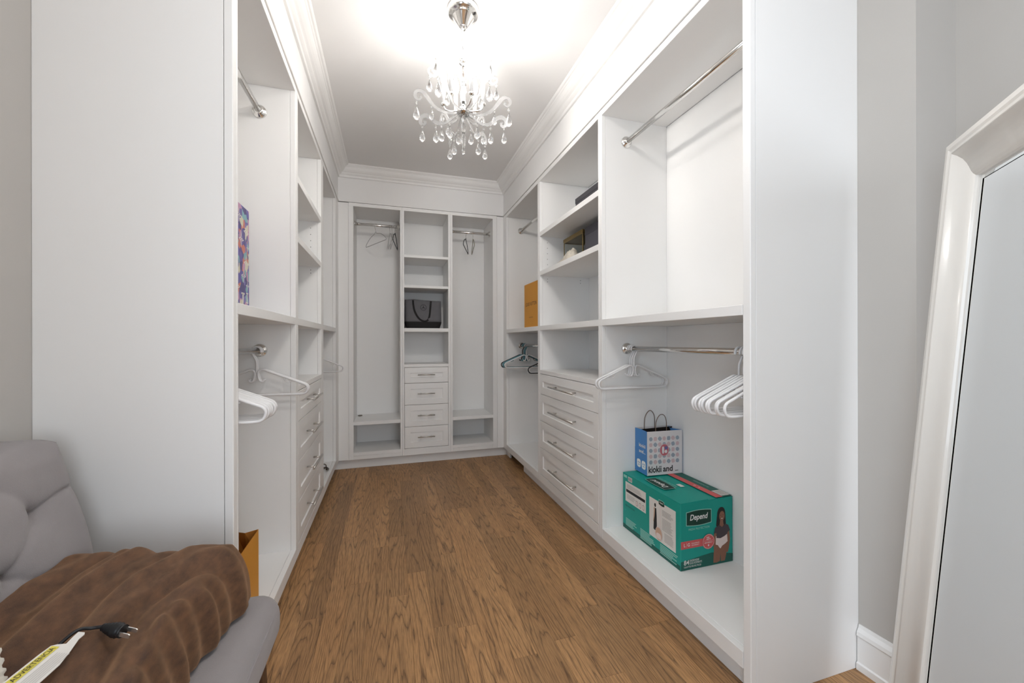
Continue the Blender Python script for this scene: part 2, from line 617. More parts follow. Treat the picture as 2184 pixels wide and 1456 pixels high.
# window in the left wall, behind the camera
bm = box(-0.95, -0.86, -1.75, -1.69, 0.5, 2.1)
add_box(bm, -0.95, -0.86, -0.21, -0.15, 0.5, 2.1)
add_box(bm, -0.95, -0.86, -1.69, -0.21, 0.5, 0.56)
add_box(bm, -0.95, -0.86, -1.69, -0.21, 2.04, 2.1)
add_box(bm, -0.94, -0.87, -0.975, -0.925, 0.56, 2.04)
win = struct('window_1', bm, TRIM)
# baseboards by the bedroom corner
def baseboard(name, plan):
    """plan: list of (x, y, nx, ny): foot line with its outward normal."""
    prof = [(0, 0), (.016, 0), (.016, .022), (.011, .026), (.011, .108), (.015, .114), (.013, .126), (.006, .138), (.004, .148), (0, .148)]
    bm = bmesh.new()
    rows = []
    for (x, y, nx, ny) in plan:
        rows.append([bm.verts.new((x + nx * d, y + ny * d, z)) for d, z in prof])
    for A, B in zip(rows[:-1], rows[1:]):
        for i in range(len(prof) - 1):
            bm.faces.new((A[i], A[i + 1], B[i + 1], B[i]))
    bm.faces.new(rows[0]); bm.faces.new(rows[-1][::-1])
    return struct(name, bm, TRIM)
baseboard('baseboard_right', [(1.51, 0.9385, -1, 0), (1.51, 0.785, -1, -1), (1.70, 0.785, -1, -1), (1.70, -2.3, -1, 0)])
baseboard('baseboard_left', [(-0.845, 1.285, 1, 0), (-0.845, -2.3, 1, 0)])

# soffits above the closets, crown moulding, small bead
struct('trim_1', box(XR, 1.51, RY0 + .028, 4.07, 2.306, CZ, bev=0), CEIL, label='soffit above the right closets')
struct('trim_2', box(-0.845, XL, LY0 + .028, 4.07, 2.306, CZ, bev=0), CEIL, label='soffit above the left closets')
SB = 3.668
struct('trim_3', box(XL, XR, SB, 4.07, 2.298, CZ, bev=0), CEIL, label='soffit above the back closet')
bm = box(XR - .007, XR + .02, RY0 + .03, SB, 2.294, 2.3055, bev=.002)
struct('trim_4', bm, TRIM, label='thin bead above the right closets')
bm = box(XL - .02, XL + .007, LY0 + .03, SB, 2.294, 2.3055, bev=.002)
struct('trim_5', bm, TRIM, label='thin bead above the left closets')


def crown():
    # (projection, drop from the ceiling)
    prof = [(0.0, .090), (.012, .090), (.015, .084), (.015, .074), (.023, .068), (.030, .062), (.032, .057), (.036, .054),
            (.045, .049), (.056, .039), (.064, .027), (.067, .020), (.072, .017), (.076, .012), (.084, .010), (.089, .004), (.091, 0.0)]
    sides = []
    def strip(fa, fb, name, label):
        bm = bmesh.new()
        A = [bm.verts.new((*fa(p), CZ - d)) for p, d in prof]
        B = [bm.verts.new((*fb(p), CZ - d)) for p, d in prof]
        for i in range(len(prof) - 1):
            bm.faces.new((A[i], A[i + 1], B[i + 1], B[i]))
        struct(name, bm, TRIM, label=label)
    strip(lambda p: (XR - p, RY0), lambda p: (XR - p, SB - p), 'trim_6', 'crown moulding on the right')
    strip(lambda p: (XR - p, SB - p), lambda p: (XL + p, SB - p), 'trim_7', 'crown moulding on the back')
    strip(lambda p: (XL + p, SB - p), lambda p: (XL + p, LY0), 'trim_8', 'crown moulding on the left')
crown()

# added fill lamp above the camera, out of view, brightens the closet interior
lamp = thing('ceiling_fill_lamp', 'added unseen fill lamp, round and frosted, on the ceiling above the closet entrance', 'lamp', (0.31, 0.66, CZ))
bm = bmesh.new()
add_lathe(bm, [(.165, 0), (.168, -.006), (.166, -.028), (.155, -.030)], 40)
local('fill_lamp_base', bm, CHROME, lamp)
bm = bmesh.new()
add_lathe(bm, [(.152, -.0305), (.150, -.045), (.135, -.064), (.10, -.082), (.05, -.091), (.002, -.093)], 40)
local('fill_lamp_dome', bm, mat('lit_fill_dome', (1.0, 0.97, 0.94, 1), 0.4, emit=FILL_LAMP_STRENGTH), lamp)

# toe kicks
TKR, TKL, TKB = 1.085, -0.457, 3.72
bm = box(TKR, TKR + .016, RY0 + .03, 3.20, 0.0005, ZB - .0005)
add_box(bm, TKR, TKR + .016, 3.60, TKB + .016, 0.0005, ZB - .0005, bev=.0012)
struct('trim_9', bm, TRIM, label='right toe kick with a missing piece near the back')
struct('trim_10', box(TKL - .016, TKL, LY0 + .03, TKB + .016, 0.0005, ZB - .0005), TRIM, label='left toe kick')
struct('trim_11', box(TKL, TKR, TKB, TKB + .016, 0.0005, ZB - .0005), TRIM, label='back toe kick')
struct('cavity_shade_board', box(TKR + .15, TKR + .16, 3.1, 3.7, 0.0005, ZB - .0005, bev=0), NEAR_BLACK, label='near-black board giving painted shade under the right closet')  # near-black board stands in for the shade behind the toe kick gap

# corner fillers beside the back closet
struct('trim_13', box(0.9812, XR + .0, YB, YB + .02, ZB, FT), WHITE, label='right corner filler')
struct('trim_14', box(XL, -0.3352, YB, YB + .02, ZB, FT), WHITE, label='left corner filler')
struct('trim_15', box(XR, XR + .02, 3.6045, YB + .02, ZB, FT), WHITE, label='filler at the end of the right closets')
struct('trim_16', box(XL - .02, XL, 3.5345, YB + .02, ZB, FT), WHITE, label='filler at the end of the left closets')

# ------------------------------------------------------------------ closets
def rod(root, ax, a0, a1, c1, c2, r=0.0125, name='hanging_rod'):
    """Chrome rod along Y (ax='Y': c1 = x, c2 = z) or X (c1 = y)."""
    bm = bmesh.new()
    if ax == 'Y': pts = [(c1, a0 + .004, c2), (c1, a1 - .004, c2)]
    else: pts = [(a0 + .004, c1, c2), (a1 - .004, c1, c2)]
    add_tube(bm, pts, r, 20)
    ro = part(root, name, bm, CHROME)
    for a, s in ((a0, 1), (a1, -1)):
        bm = bmesh.new()
        prof = [(.030, 0), (.030, .004), (.027, .008), (.0185, .010), (.0185, .020), (r + .0005, .022)]
        prof = [(q, h * s) for q, h in prof]
        if ax == 'Y': add_lathe(bm, prof, 24, (c1, a + s * .0005, c2), 'Y')
        else: add_lathe(bm, prof, 24, (a + s * .0005, c1, c2), 'X')
        part(root, 'rod_flange', bm, CHROME, parent=ro)
    return ro


def shaker_front(bm, P, w0, w1, z0, z1, d=0.020, rail=0.052, rec=0.007):
    """P(w, z, out) -> world; front at out=0, recessed panel at out=-rec."""
    zr = min(rail, (z1 - z0) * .36)
    wr = rail
    def ring(w_in, z_in, out):
        return [bm.verts.new(P(w0 + w_in, z0 + z_in, out)), bm.verts.new(P(w1 - w_in, z0 + z_in, out)),
                bm.verts.new(P(w1 - w_in, z1 - z_in, out)), bm.verts.new(P(w0 + w_in, z1 - z_in, out))]
    rings = [ring(0, 0, -d), ring(0, 0, -.0015), ring(.0015, .0015, 0), ring(wr, zr, 0), ring(wr + .0012, zr + .0012, -rec)]
    for A, B in zip(rings[:-1], rings[1:]):
        for i in range(4):
            bm.faces.new((A[i], A[(i + 1) % 4], B[(i + 1) % 4], B[i]))
    bm.faces.new(rings[-1]); bm.faces.new(rings[0][::-1])


def bar_handle(root, drawer, P, w0, w1, z, stand=0.034, inset=0.045, r=0.0058):
    bm = bmesh.new()
    add_tube(bm, [P(w0, z, stand), P(w1, z, stand)], r, 12)
    for wq in (w0 + inset, w1 - inset):
        add_tube(bm, [P(wq, z, -.006), P(wq, z, stand)], r * .8, 10)
    return part(root, 'bar_handle', bm, NICKEL, parent=drawer)


DZ = [0.866, 0.720, 0.528, 0.335, 0.141]


def side_closet(sgn, XF, XBK, ys, side):
    """ys: list of the three bays as (opening start, opening end, outer start, outer end)."""
    D = lambda d: XF + sgn * d
    bd = abs(XBK - XF)
    R = lambda root, name, d0, d1, y0, y1, z0, z1, **k: part(root, name, box(D(d0), D(d1), y0, y1, z0, z1), k.pop('m', WHITE), **k)
    other = 'right' if sgn > 0 else 'left'
    E = .022
    def walls(root, a, b, oa, ob, z0, z1):
        for p, q in ((oa, a), (b, ob)):
            if q - p > .005:
                R(root, 'side_panel', E + .0008, bd, p, q, z0, z1)
                R(root, 'edge_strip', 0, E, p, q, z0, z1)
        R(root, 'back_panel', bd, bd + .010, oa, ob, z0, z1)
    roots = {}
    names = ['near', 'middle', 'far']
    rodx = D(.145)
    for i, (a, b, oa, ob) in enumerate(ys):
        # lower cabinets
        if i == 1:
            t = thing('drawer_cabinet', f'white four-drawer cabinet with one open shelf, in the {side} wall of closets', 'cabinet', (XF, (a + b) / 2, 0))
            walls(t, a, b, oa, ob, ZB, T0)
            R(t, 'counter_board', 0, bd, a, b, .868, .895)
            R(t, 'bottom_board', 0, bd, a, b, ZB, ZS)
            P = lambda wq, z, out: Vector((D(-out), wq, z))
            for k in range(4):
                bm = bmesh.new()
                shaker_front(bm, P, a + .002, b - .002, DZ[k + 1] + .0013, DZ[k] - .0013)
                add_box(bm, D(.021), D(.36), a + .01, b - .01, DZ[k + 1] + .012, DZ[k] - .03)
                dr = part(t, 'drawer', bm, WHITE)
                c = (a + b) / 2
                h = .188 if sgn > 0 else .14
                zc = (DZ[k] + DZ[k + 1]) / 2 + .002
                bar_handle(t, dr, P, c - h, c + h, zc)
        else:
            desc = {('right', 0): 'white open hanging bay below the shelf at the right front, holding the green carton',
                    ('right', 2): 'white open hanging bay below the shelf in the right rear corner, with teal hanger',
                    ('left', 0): 'white open hanging bay below the shelf at the left front, behind the armchair',
                    ('left', 2): 'white open hanging bay below the shelf in the left rear corner'}[(other, i)]
            t = thing('hanging_cabinet', desc, 'cabinet', (XF, (a + b) / 2, 0))
            walls(t, a, b, oa, ob, ZB, T0)
            R(t, 'bottom_board', E + .0008, bd, a, b, ZS - .02, ZS)
            R(t, 'front_rail', 0, E, a, b, ZB, ZS)
            rod(t, 'Y', a, b, rodx, 1.062)
        roots[('low', i)] = t
        # upper cabinets
        if i == 1:
            t = thing('shelf_cabinet', f'white open cabinet with two shelves above the {side} drawers', 'cabinet', (XF, (a + b) / 2, T1))
            walls(t, a, b, oa, ob, T1, OT)
            for z0, z1 in ((1.577, 1.609), (1.862, 1.894)):
                R(t, 'shelf', .001, bd, a + .0005, b - .0005, z0, z1)
            bm = bmesh.new()
            for yy, s in ((a, 1), (b, -1)):
                for dd, zz in ((.06, (1.535, 1.555, 1.66, 1.70, 1.74, 1.78, 1.82)), (bd - .07, (1.535, 1.555))):
                    for z in zz:
                        add_lathe(bm, [(.0024, 0), (.0024, .0008 * s)], 8, (D(dd), yy, z), 'Y')
            o = part(t, 'peg_holes', bm, DARKGREY)
            o['kind'] = 'stuff'
        else:
            desc = {('right', 0): 'white tall open hanging bay above the shelf at the right front',
                    ('right', 2): 'white open hanging bay above the shelf in the right rear corner, with ochre bag',
                    ('left', 0): 'white tall open hanging bay above the shelf at the left front, with violet bag',
                    ('left', 2): 'white open hanging bay above the shelf in the left rear corner'}[(other, i)]
            t = thing('hanging_cabinet', desc, 'cabinet', (XF, (a + b) / 2, T1))
            walls(t, a, b, oa, ob, T1, OT)
            rod(t, 'Y', a, b, rodx, 2.142)
        R(t, 'top_board', 0, bd, oa, ob, OT, FT)
        roots[('up', i)] = t
    y0, y1 = ys[0][2], ys[-1][3]
    ls = thing('long_shelf', f'long white shelf board running along the {side} closets at mid height', 'shelf', (XF, (y0 + y1) / 2, T0))
    R(ls, 'board', E + .0004, bd, y0, y1, T0, T1)
    R(ls, 'edge_strip', 0, E, y0, y1, T0, T1)
    return roots


RIGHT = side_closet(1, XR, RB, [(.969, 1.821, .969, 1.8396), (1.859, 2.706, 1.8404, 2.7266), (2.748, 3.573, 2.7274, 3.604)], 'right')
LEFT = side_closet(-1, XL, LB, [(1.327, 2.060, 1.317, 2.0865), (2.114, 2.785, 2.0873, 2.8272), (2.870, 3.500, 2.8280, 3.534)], 'left')


def end_panel(name, label, x_front, x_back, y0, y1):
    s = 1 if x_back > x_front else -1
    t = thing(name, label, 'panel', (x_front, (y0 + y1) / 2, 0))
    part(t, 'side_board', box(x_front + s * .0235, x_back, y0 + .0012, y1, 0, CZ), WHITE)
    part(t, 'edge_strip', box(x_front, x_front + s * .022, y0, y1, 0, CZ, bev=.002), WHITE)
end_panel('end_panel', 'tall white end panel closing the right closets, next to the leaning mirror', XR, 1.51, RY0, .968)
end_panel('end_panel', 'tall white end panel closing the left closets, behind the armchair', XL, -.845, LY0, 1.316)


def back_closet():
    B = lambda root, name, x0, x1, y0, y1, z0, z1, m=WHITE, **k: part(root, name, box(x0, x1, y0, y1, z0, z1), m, **k)
    def tall(x0, a, b, x1, label, lowz):
        t = thing('wardrobe_cabinet', label, 'cabinet', ((a + b) / 2, YB, ZB))
        for p, q in ((x0, a), (b, x1)):
            B(t, 'side_panel', p, q, YB, BB, ZB, 2.266)
        B(t, 'back_panel', x0, x1, BB, BB + .010, ZB, 2.296)
        B(t, 'top_board', x0, x1, YB, BB, 2.266, 2.296)
        B(t, 'shelf', a, b, YB + .001, BB, lowz, lowz + .030)
        B(t, 'bottom_board', a, b, YB, BB, .118, .146)
        B(t, 'front_rail', a, b, YB + .0005, YB + .02, ZB, .117)
        rod(t, 'X', a, b, 3.80, 2.150)
        return t
    tall(-.334, -.296, .092, .1087, 'tall white open cabinet in the back wall, left of the drawers', .380)
    tall(.5375, .557, .940, .980, 'tall white open cabinet in the back wall, right of the drawers', .374)
    a, b = .126, .517
    t = thing('drawer_cabinet', 'narrow white shelf tower with four drawers in the middle of the back wall', 'cabinet', ((a + b) / 2, YB, ZB))
    for p, q in ((.1095, a), (b, .5367)):
        B(t, 'side_panel', p, q, YB, BB, ZB, 2.266)
    B(t, 'back_panel', .1095, .5367, BB, BB + .010, ZB, 2.296)
    B(t, 'top_board', .1095, .5367, YB, BB, 2.266, 2.296)
    for z0, z1 in ((1.853, 1.876), (1.583, 1.606), (1.190, 1.222)):
        B(t, 'shelf', a, b, YB + .001, BB, z0, z1)
    B(t, 'counter_board', a, b, YB, BB, .871, .897)
    B(t, 'bottom_board', a, b, YB, BB, ZB, .1445)
    P = lambda wq, z, out: Vector((wq, YB - out, z))
    Z = [.870, .728, .533, .338, .146]
    for k in range(4):
        bm = bmesh.new()
        shaker_front(bm, P, a + .002, b - .002, Z[k + 1] + .0016, Z[k] - .0016, rail=.05)
        add_box(bm, a + .01, b - .01, YB + .021, YB + .35, Z[k + 1] + .012, Z[k] - .03)
        dr = part(t, 'drawer', bm, WHITE)
        zc = (Z[k] + Z[k + 1]) / 2 + .004
        bar_handle(t, dr, P, .240, .392, zc, stand=.032, inset=.03, r=.005)
    return t


back_closet()

# ------------------------------------------------------------------ chandelier
def spiral(c, r0, r1, a0, a1, n=18):
    return [(c[0] + (r0 + (r1 - r0) * i / n) * math.cos(a0 + (a1 - a0) * i / n),
             c[1] + (r0 + (r1 - r0) * i / n) * math.sin(a0 + (a1 - a0) * i / n)) for i in range(n + 1)]


def ribbon(path, widths, th):
    """Flat plate cut along a 2D path (r, z), given widths, thickness th across."""
    bm = bmesh.new()
    n = len(path)
    L, Rr = [], []
    for i, (r, z) in enumerate(path):
        a, b = path[max(i - 1, 0)], path[min(i + 1, n - 1)]
        t = Vector((b[0] - a[0], b[1] - a[1]))
        if t.length < 1e-9: t = Vector((1, 0))
        t.normalize()
        nn = Vector((-t.y, t.x)) * widths[i] / 2
        L.append((r + nn.x, z + nn.y)); Rr.append((r - nn.x, z - nn.y))
    vs = []
    for i in range(n):
        vs.append([bm.verts.new((L[i][0], -th / 2, L[i][1])), bm.verts.new((L[i][0], th / 2, L[i][1])),
                   bm.verts.new((Rr[i][0], th / 2, Rr[i][1])), bm.verts.new((Rr[i][0], -th / 2, Rr[i][1]))])
    for A, B in zip(vs[:-1], vs[1:]):
        for k in range(4):
            bm.faces.new((A[k], A[(k + 1) % 4], B[(k + 1) % 4], B[k]))
    bm.faces.new(vs[0][::-1]); bm.faces.new(vs[-1])
    return bm


CH = Vector((0.319, 1.772, CZ))
ch = thing('chandelier', 'silver crystal chandelier with frosted scrolls and teardrops hanging from the ceiling', 'chandelier', CH)
bm = bmesh.new()
add_lathe(bm, [(.0695, 0), (.0705, -.006), (.070, -.022), (.064, -.032), (.050, -.036), (.046, -.040), (.020, -.078), (.016, -.082), (.011, -.084), (.011, -.092), (.004, -.094)], 32)
local('ceiling_canopy', bm, CHROME, ch)
z = -.094
k = 0
while z > -.205:
    bm = bmesh.new()
    pts = [(.0055 * math.cos(a), 0, z - .011 + .011 * math.sin(a)) for a in [2 * PI * i / 14 for i in range(14)]]
    add_tube(bm, pts, .0016, 6, closed=True)
    o = local('chain_link', bm, CHROME, ch)
    o.rotation_euler = (0, 0, PI / 2 * (k % 2) + .6)
    z -= .0185
    k += 1
# stem, hubs, finial
bm = bmesh.new()
add_lathe(bm, [(.004, -.205), (.012, -.212), (.022, -.224), (.023, -.238), (.016, -.246), (.006, -.250), (.006, -.43), (.012, -.440),
               (.027, -.450), (.030, -.462), (.028, -.470), (.004, -.473)], 24)
local('stem', bm, CHROME, ch)
for r, za, zb in ((.0125, -.252, -.335), (.0125, -.337, -.43)):
    bm = bmesh.new()
    add_lathe(bm, [(.004, za), (r, za - .012), (r * .8, (za + zb) / 2), (r, zb + .012), (.004, zb)], 10, smooth=False)
    # hollow sleeve of crystal around the stem
    local('crystal_column', bm, GLASS, ch)
bm = bmesh.new()
add_lathe(bm, [(.003, -.474), (.0095, -.486), (.0065, -.505), (.0105, -.516), (.0115, -.545), (.0065, -.560), (.010, -.572), (.009, -.60), (.0055, -.622), (.0085, -.632), (.006, -.648), (.002, -.652)], 8, smooth=False)
local('crystal_finial', bm, GLASS, ch)
arm_m = bulb_m = None
base_rot = math.radians(-17.1)
for i in range(6):
    a = base_rot + i * PI / 3
    bm = bmesh.new()
    add_tube(bm, catmull([(.012, 0, -.455), (.04, 0, -.458), (.068, 0, -.456), (.084, 0, -.446), (.089, 0, -.430)], 5), .0042, 8)
    add_lathe(bm, [(.006, -.434), (.012, -.430), (.013, -.424), (.006, -.421)], 14, (.089, 0, 0))
    arm = local('candle_arm', bm, CHROME, ch)
    arm.rotation_euler = (0, 0, a)
    bm = bmesh.new()
    add_lathe(bm, [(.0088, -.4235), (.0092, -.34), (.0075, -.337)], 14, (.089, 0, 0))
    local('candle_sleeve', bm, CANDLE, arm)
    bm = bmesh.new()
    add_lathe(bm, [(.005, -.336), (.0085, -.330), (.0135, -.314), (.0145, -.302), (.012, -.285), (.007, -.266), (.003, -.252), (.0008, -.246)], 14, (.089, 0, 0))
    local('bulb', bm, BULB, arm)


def drop(arm, r, z, size=1.0):
    bm = bmesh.new()
    s = size
    add_lathe(bm, [(.0006, 0), (.0042 * s, -.003 * s), (.0055 * s, -.0065 * s), (.0042 * s, -.010 * s), (.0006, -.013 * s)], 8, (r, 0, z - .004), smooth=False)
    local('crystal_bead', bm, GLASS, arm)
    bm = bmesh.new()
    prof = [(.0008, 0), (.004, -.008), (.0088, -.022), (.0118, -.033), (.0125, -.040), (.0105, -.047), (.006, -.052), (.001, -.0535)]
    add_lathe(bm, [(p * s, q * s) for p, q in prof], 12, (r, 0, z - .018 * s - .004))
    local('crystal_drop', bm, GLASS, arm)
    bm = bmesh.new()
    add_tube(bm, [(r, 0, z + .003), (r, 0, z - .004 - .019 * s)], .0006, 5)
    local('pin', bm, CHROME, arm)


def smooth2(pts, k=7):
    return [(p.x, p.z) for p in catmull([(a, 0, b) for a, b in pts], k)]


def taper(n, w0, w1, w2):
    out = []
    for i in range(n):
        t = i / (n - 1)
        out.append(w0 + (w1 - w0) * t * 2 if t < .5 else w1 + (w2 - w1) * (t - .5) * 2)
    return out


# crown scrolls: up and out from the top hub, curling inwards
crownp = smooth2([(.020, -.236), (.036, -.205), (.062, -.178), (.094, -.170), (.118, -.183), (.126, -.207), (.114, -.226), (.096, -.222), (.092, -.206), (.102, -.199)])
for i in range(4):
    o = local('scroll', ribbon(crownp, taper(len(crownp), .008, .014, .006), .004), ACRYL, ch)
    o.rotation_euler = (0, 0, base_rot + math.radians(4) + i * PI / 2)
    drop(o, .122, -.222, 1.05)
# dome scrolls over the bulbs
domep = smooth2([(.018, -.240), (.045, -.222), (.082, -.228), (.106, -.262), (.116, -.302), (.132, -.318), (.150, -.308), (.152, -.290), (.140, -.284), (.136, -.296)])
for i in range(4):
    o = local('scroll', ribbon(domep, taper(len(domep), .008, .011, .005), .004), ACRYL, ch)
    o.rotation_euler = (0, 0, base_rot + math.radians(12) + i * PI / 2)
    drop(o, .149, -.312, 1.0)
# large middle scrolls sweeping out and up
midp = smooth2([(.024, -.462), (.060, -.470), (.100, -.462), (.135, -.438), (.158, -.408), (.180, -.384), (.204, -.384), (.212, -.404), (.200, -.420), (.186, -.412), (.190, -.402)])
for i in range(6):
    o = local('scroll', ribbon(midp, taper(len(midp), .010, .017, .006), .004), ACRYL, ch)
    o.rotation_euler = (0, 0, base_rot + math.radians(8) + i * PI / 3)
    drop(o, .206, -.424, 1.15)
    drop(o, .140, -.436, .95)
# lower scrolls sweeping out and down
lowp = smooth2([(.022, -.468), (.050, -.490), (.084, -.514), (.120, -.512), (.145, -.492), (.168, -.482), (.188, -.494), (.190, -.516), (.176, -.524), (.168, -.512), (.175, -.505)])
for dg in (2, 62, 118, 184):
    o = local('scroll', ribbon(lowp, taper(len(lowp), .008, .020, .007), .004), ACRYL, ch)
    o.rotation_euler = (0, 0, base_rot + math.radians(dg))
    drop(o, .182, -.524, 1.0)
    drop(o, .122, -.522, 1.05)
    drop(o, .060, -.505, 1.0)

# ------------------------------------------------------------------ hangers
def hook_pts(neck=-.086, R=.0185):
    c = -.002
    pts = [(R * math.cos(math.radians(a)), 0, c + R * math.sin(math.radians(a))) for a in range(200, -31, -20)]
    pts += [(.010, 0, -.026), (.001, 0, -.044), (-.001, 0, -.064), (0, 0, neck)]
    return catmull(pts, 3)


def plastic_hanger(m, label, group, name='clothes_hanger', half=.205, thick=.0047):
    t = thing(name, label, 'hanger', (0, 0, -5), 0, group)
    bm = bmesh.new()
    add_tube(bm, hook_pts(-.098), .0042, 8)
    local('hook', bm, m, t)
    bm = bmesh.new()
    h = half
    right = [(.030, -.128), (.024, -.137), (.014, -.134), (.008, -.120), (.006, -.100), (.012, -.088), (.026, -.085), (.045, -.092),
             (h * .55, -.120), (h * .88, -.148), (h * .97, -.158), (h, -.172), (h * .975, -.188), (h * .92, -.196), (h * .8, -.198), (h * .4, -.198), (0, -.198)]
    rp = catmull([(a, 0, b) for a, b in right], 4)
    lp = [Vector((-p.x, 0, p.z)) for p in rp[::-1]][1:]
    add_tube(bm, rp + lp, thick, 8)
    for s in (1, -1):   # strap hooks under the shoulders
        add_tube(bm, catmull([(s * h * .52, 0, -.119), (s * h * .56, 0, -.136), (s * h * .62, 0, -.143), (s * h * .68, 0, -.138)], 3), .0022, 6)
    local('frame', bm, m, t)
    return t


def slim_hanger(m, label, group, hook_m=CHROME, r=.0042, half=.200, name='clothes_hanger', drop_=.165):
    t = thing(name, label, 'hanger', (0, 0, -5), 0, group)
    bm = bmesh.new()
    add_tube(bm, hook_pts(-.062, .0175), .0017, 6)
    local('hook', bm, hook_m, t)
    bm = bmesh.new()
    h = half
    right = [(0, -.058), (.012, -.064), (.022, -.074), (h * .5, -.092), (h * .85, -.128), (h, -.152), (h * .985, -.163), (h * .9, -drop_), (h * .5, -drop_), (0, -drop_)]
    rp = catmull([(a, 0, b) for a, b in right], 4)
    lp = [Vector((-p.x, 0, p.z)) for p in rp[::-1]][1:]
    add_tube(bm, rp + lp[:-1], r, 8, closed=True, flat=.6)
    local('frame', bm, m, t)
    return t


def rz(deg): return (0, 0, math.radians(deg))

WH = lambda l, g: plastic_hanger(WPLASTIC, l, g)
rx, rlow = XR + .145, 1.062
ORD = ['first', 'second', 'third', 'fourth', 'fifth', 'sixth', 'seventh', 'eighth', 'ninth']
# right front bay: cluster next to the end panel
G = 'white hangers bunched beside the right end panel'
lab = lambda k: f'white plastic hanger, {ORD[k]} from the left in the bunch beside the right end panel'
proto = WH(lab(0), G)
proto.location = (rx, 1.118, rlow); proto.rotation_euler = rz(1)
for k, (y, a) in enumerate([(1.100, -1), (1.083, 1), (1.068, -.8), (1.052, 1.2), (1.036, -1), (1.021, .8), (1.006, -1.2), (.988, 1.2)]):
    dup(proto, (rx + random.uniform(-.005, .005), y, rlow), (math.radians(random.uniform(-.7, .7)), 0, math.radians(a)), lab(k + 1))
# right front bay: three at the far end of the rod
G = 'white hangers at the far end of the right lower rod'
for y, a, wd in ((1.784, 2, 'rearmost'), (1.768, -1, 'middle'), (1.750, 2, 'frontmost')):
    dup(proto, (rx + random.uniform(-.004, .004), y, rlow), rz(a), f'white plastic hanger, {wd} of the three above the paper bag on the right', G)
# left front bay
lx = XL - .145
G = 'white hangers bunched beside the left end panel'
lab = lambda k: f'white plastic hanger, {ORD[k]} from the right in the bunch beside the left end panel'
lproto = dup(proto, (lx, 1.472, rlow), rz(180), lab(0), G)
for k, (y, a) in enumerate([(1.456, 1), (1.440, -1), (1.424, 1), (1.408, -1), (1.392, 1.2), (1.376, -.8), (1.358, 1), (1.343, 0)]):
    dup(lproto, (lx + random.uniform(-.008, .008), y, rlow), (math.radians(random.uniform(-.7, .7)), 0, math.radians(180 + a)), lab(k + 1))
G = 'pair of white hangers at the far end of the left lower rod'
dup(lproto, (lx, 2.026, rlow), rz(181), 'white plastic hanger touching the flange of the left lower rod, behind its twin', G)
dup(lproto, (lx, 2.008, rlow), rz(178.5), 'white plastic hanger near the flange of the left lower rod, in front of its twin', G)
# left rear bay
G = 'white hangers in the left rear corner bay'
dup(lproto, (lx, 3.440, rlow), rz(180.5), 'white plastic hanger in the left rear corner bay, the rear one of two', G)
dup(lproto, (lx + .004, 3.424, rlow), rz(179), 'white plastic hanger in the left rear corner bay, the front one of two', G)
# right rear bay
G = 'hangers in the right rear corner bay'
h = plastic_hanger(BLACK, 'black plastic hanger, rearmost on the lower rod in the right rear corner', G)
h.location = (rx - .008, 3.510, rlow); h.rotation_euler = rz(1)
for i, (y, a, wd) in enumerate([(3.490, -.5, 'rearmost'), (3.472, .5, 'middle'), (3.454, -.5, 'frontmost')]):
    lb = f'teal plastic hanger, {wd} of the three teal ones in the right rear corner'
    h = plastic_hanger(TEAL, lb, G) if i == 0 else dup(h, (0, 0, 0), label=lb)
    h.location = (rx, y, rlow); h.rotation_euler = rz(a)
dup(proto, (rx + .004, 3.430, rlow), rz(-1), 'white plastic hanger in front of the teal ones in the right rear corner', G)
h = plastic_hanger(BLACK, 'black plastic hanger half hidden behind the right drawer cabinet', G)
h.location = (rx - .002, 2.792, rlow); h.rotation_euler = rz(2)
dup(proto, (rx + .012, 2.814, rlow), rz(1), 'white plastic hanger just behind the half-hidden black one by the drawers', G)
# back wall, left bay
zb = 2.150
h = slim_hanger(WIRE, 'thin pale wire hanger turned sideways in the left bay of the back wall', 'wire hangers in the back wall', r=.003)
h.location = (-.118, 3.80, zb); h.rotation_euler = rz(117)
h2 = slim_hanger(WIRE, 'thin grey wire hanger seen edge-on, left one of the pair in the back left bay', 'wire hangers in the back wall', r=.0034)
h2.location = (.006, 3.80, zb); h2.rotation_euler = rz(95.5)
dup(h2, (.024, 3.80, zb), rz(94), 'thin grey wire hanger seen edge-on, right one of the pair in the back left bay')
h = slim_hanger(BLACK, 'slim black hanger with a metal hook in the left bay of the back wall', 'black hangers in the back wall', r=.0055)
h.location = (.052, 3.80, zb); h.rotation_euler = rz(83.5)
dup(h, (.705, 3.80, zb), rz(73), 'slim black hanger with a metal hook in the right bay of the back wall')
h = slim_hanger(mat('beige_velvet', srgb(150, 144, 122), 0.85, sheen=0.2, var=0.05), 'slim beige hanger beside the black one in the right bay of the back wall', None, r=.0055)
h.location = (.775, 3.80, zb); h.rotation_euler = rz(82)

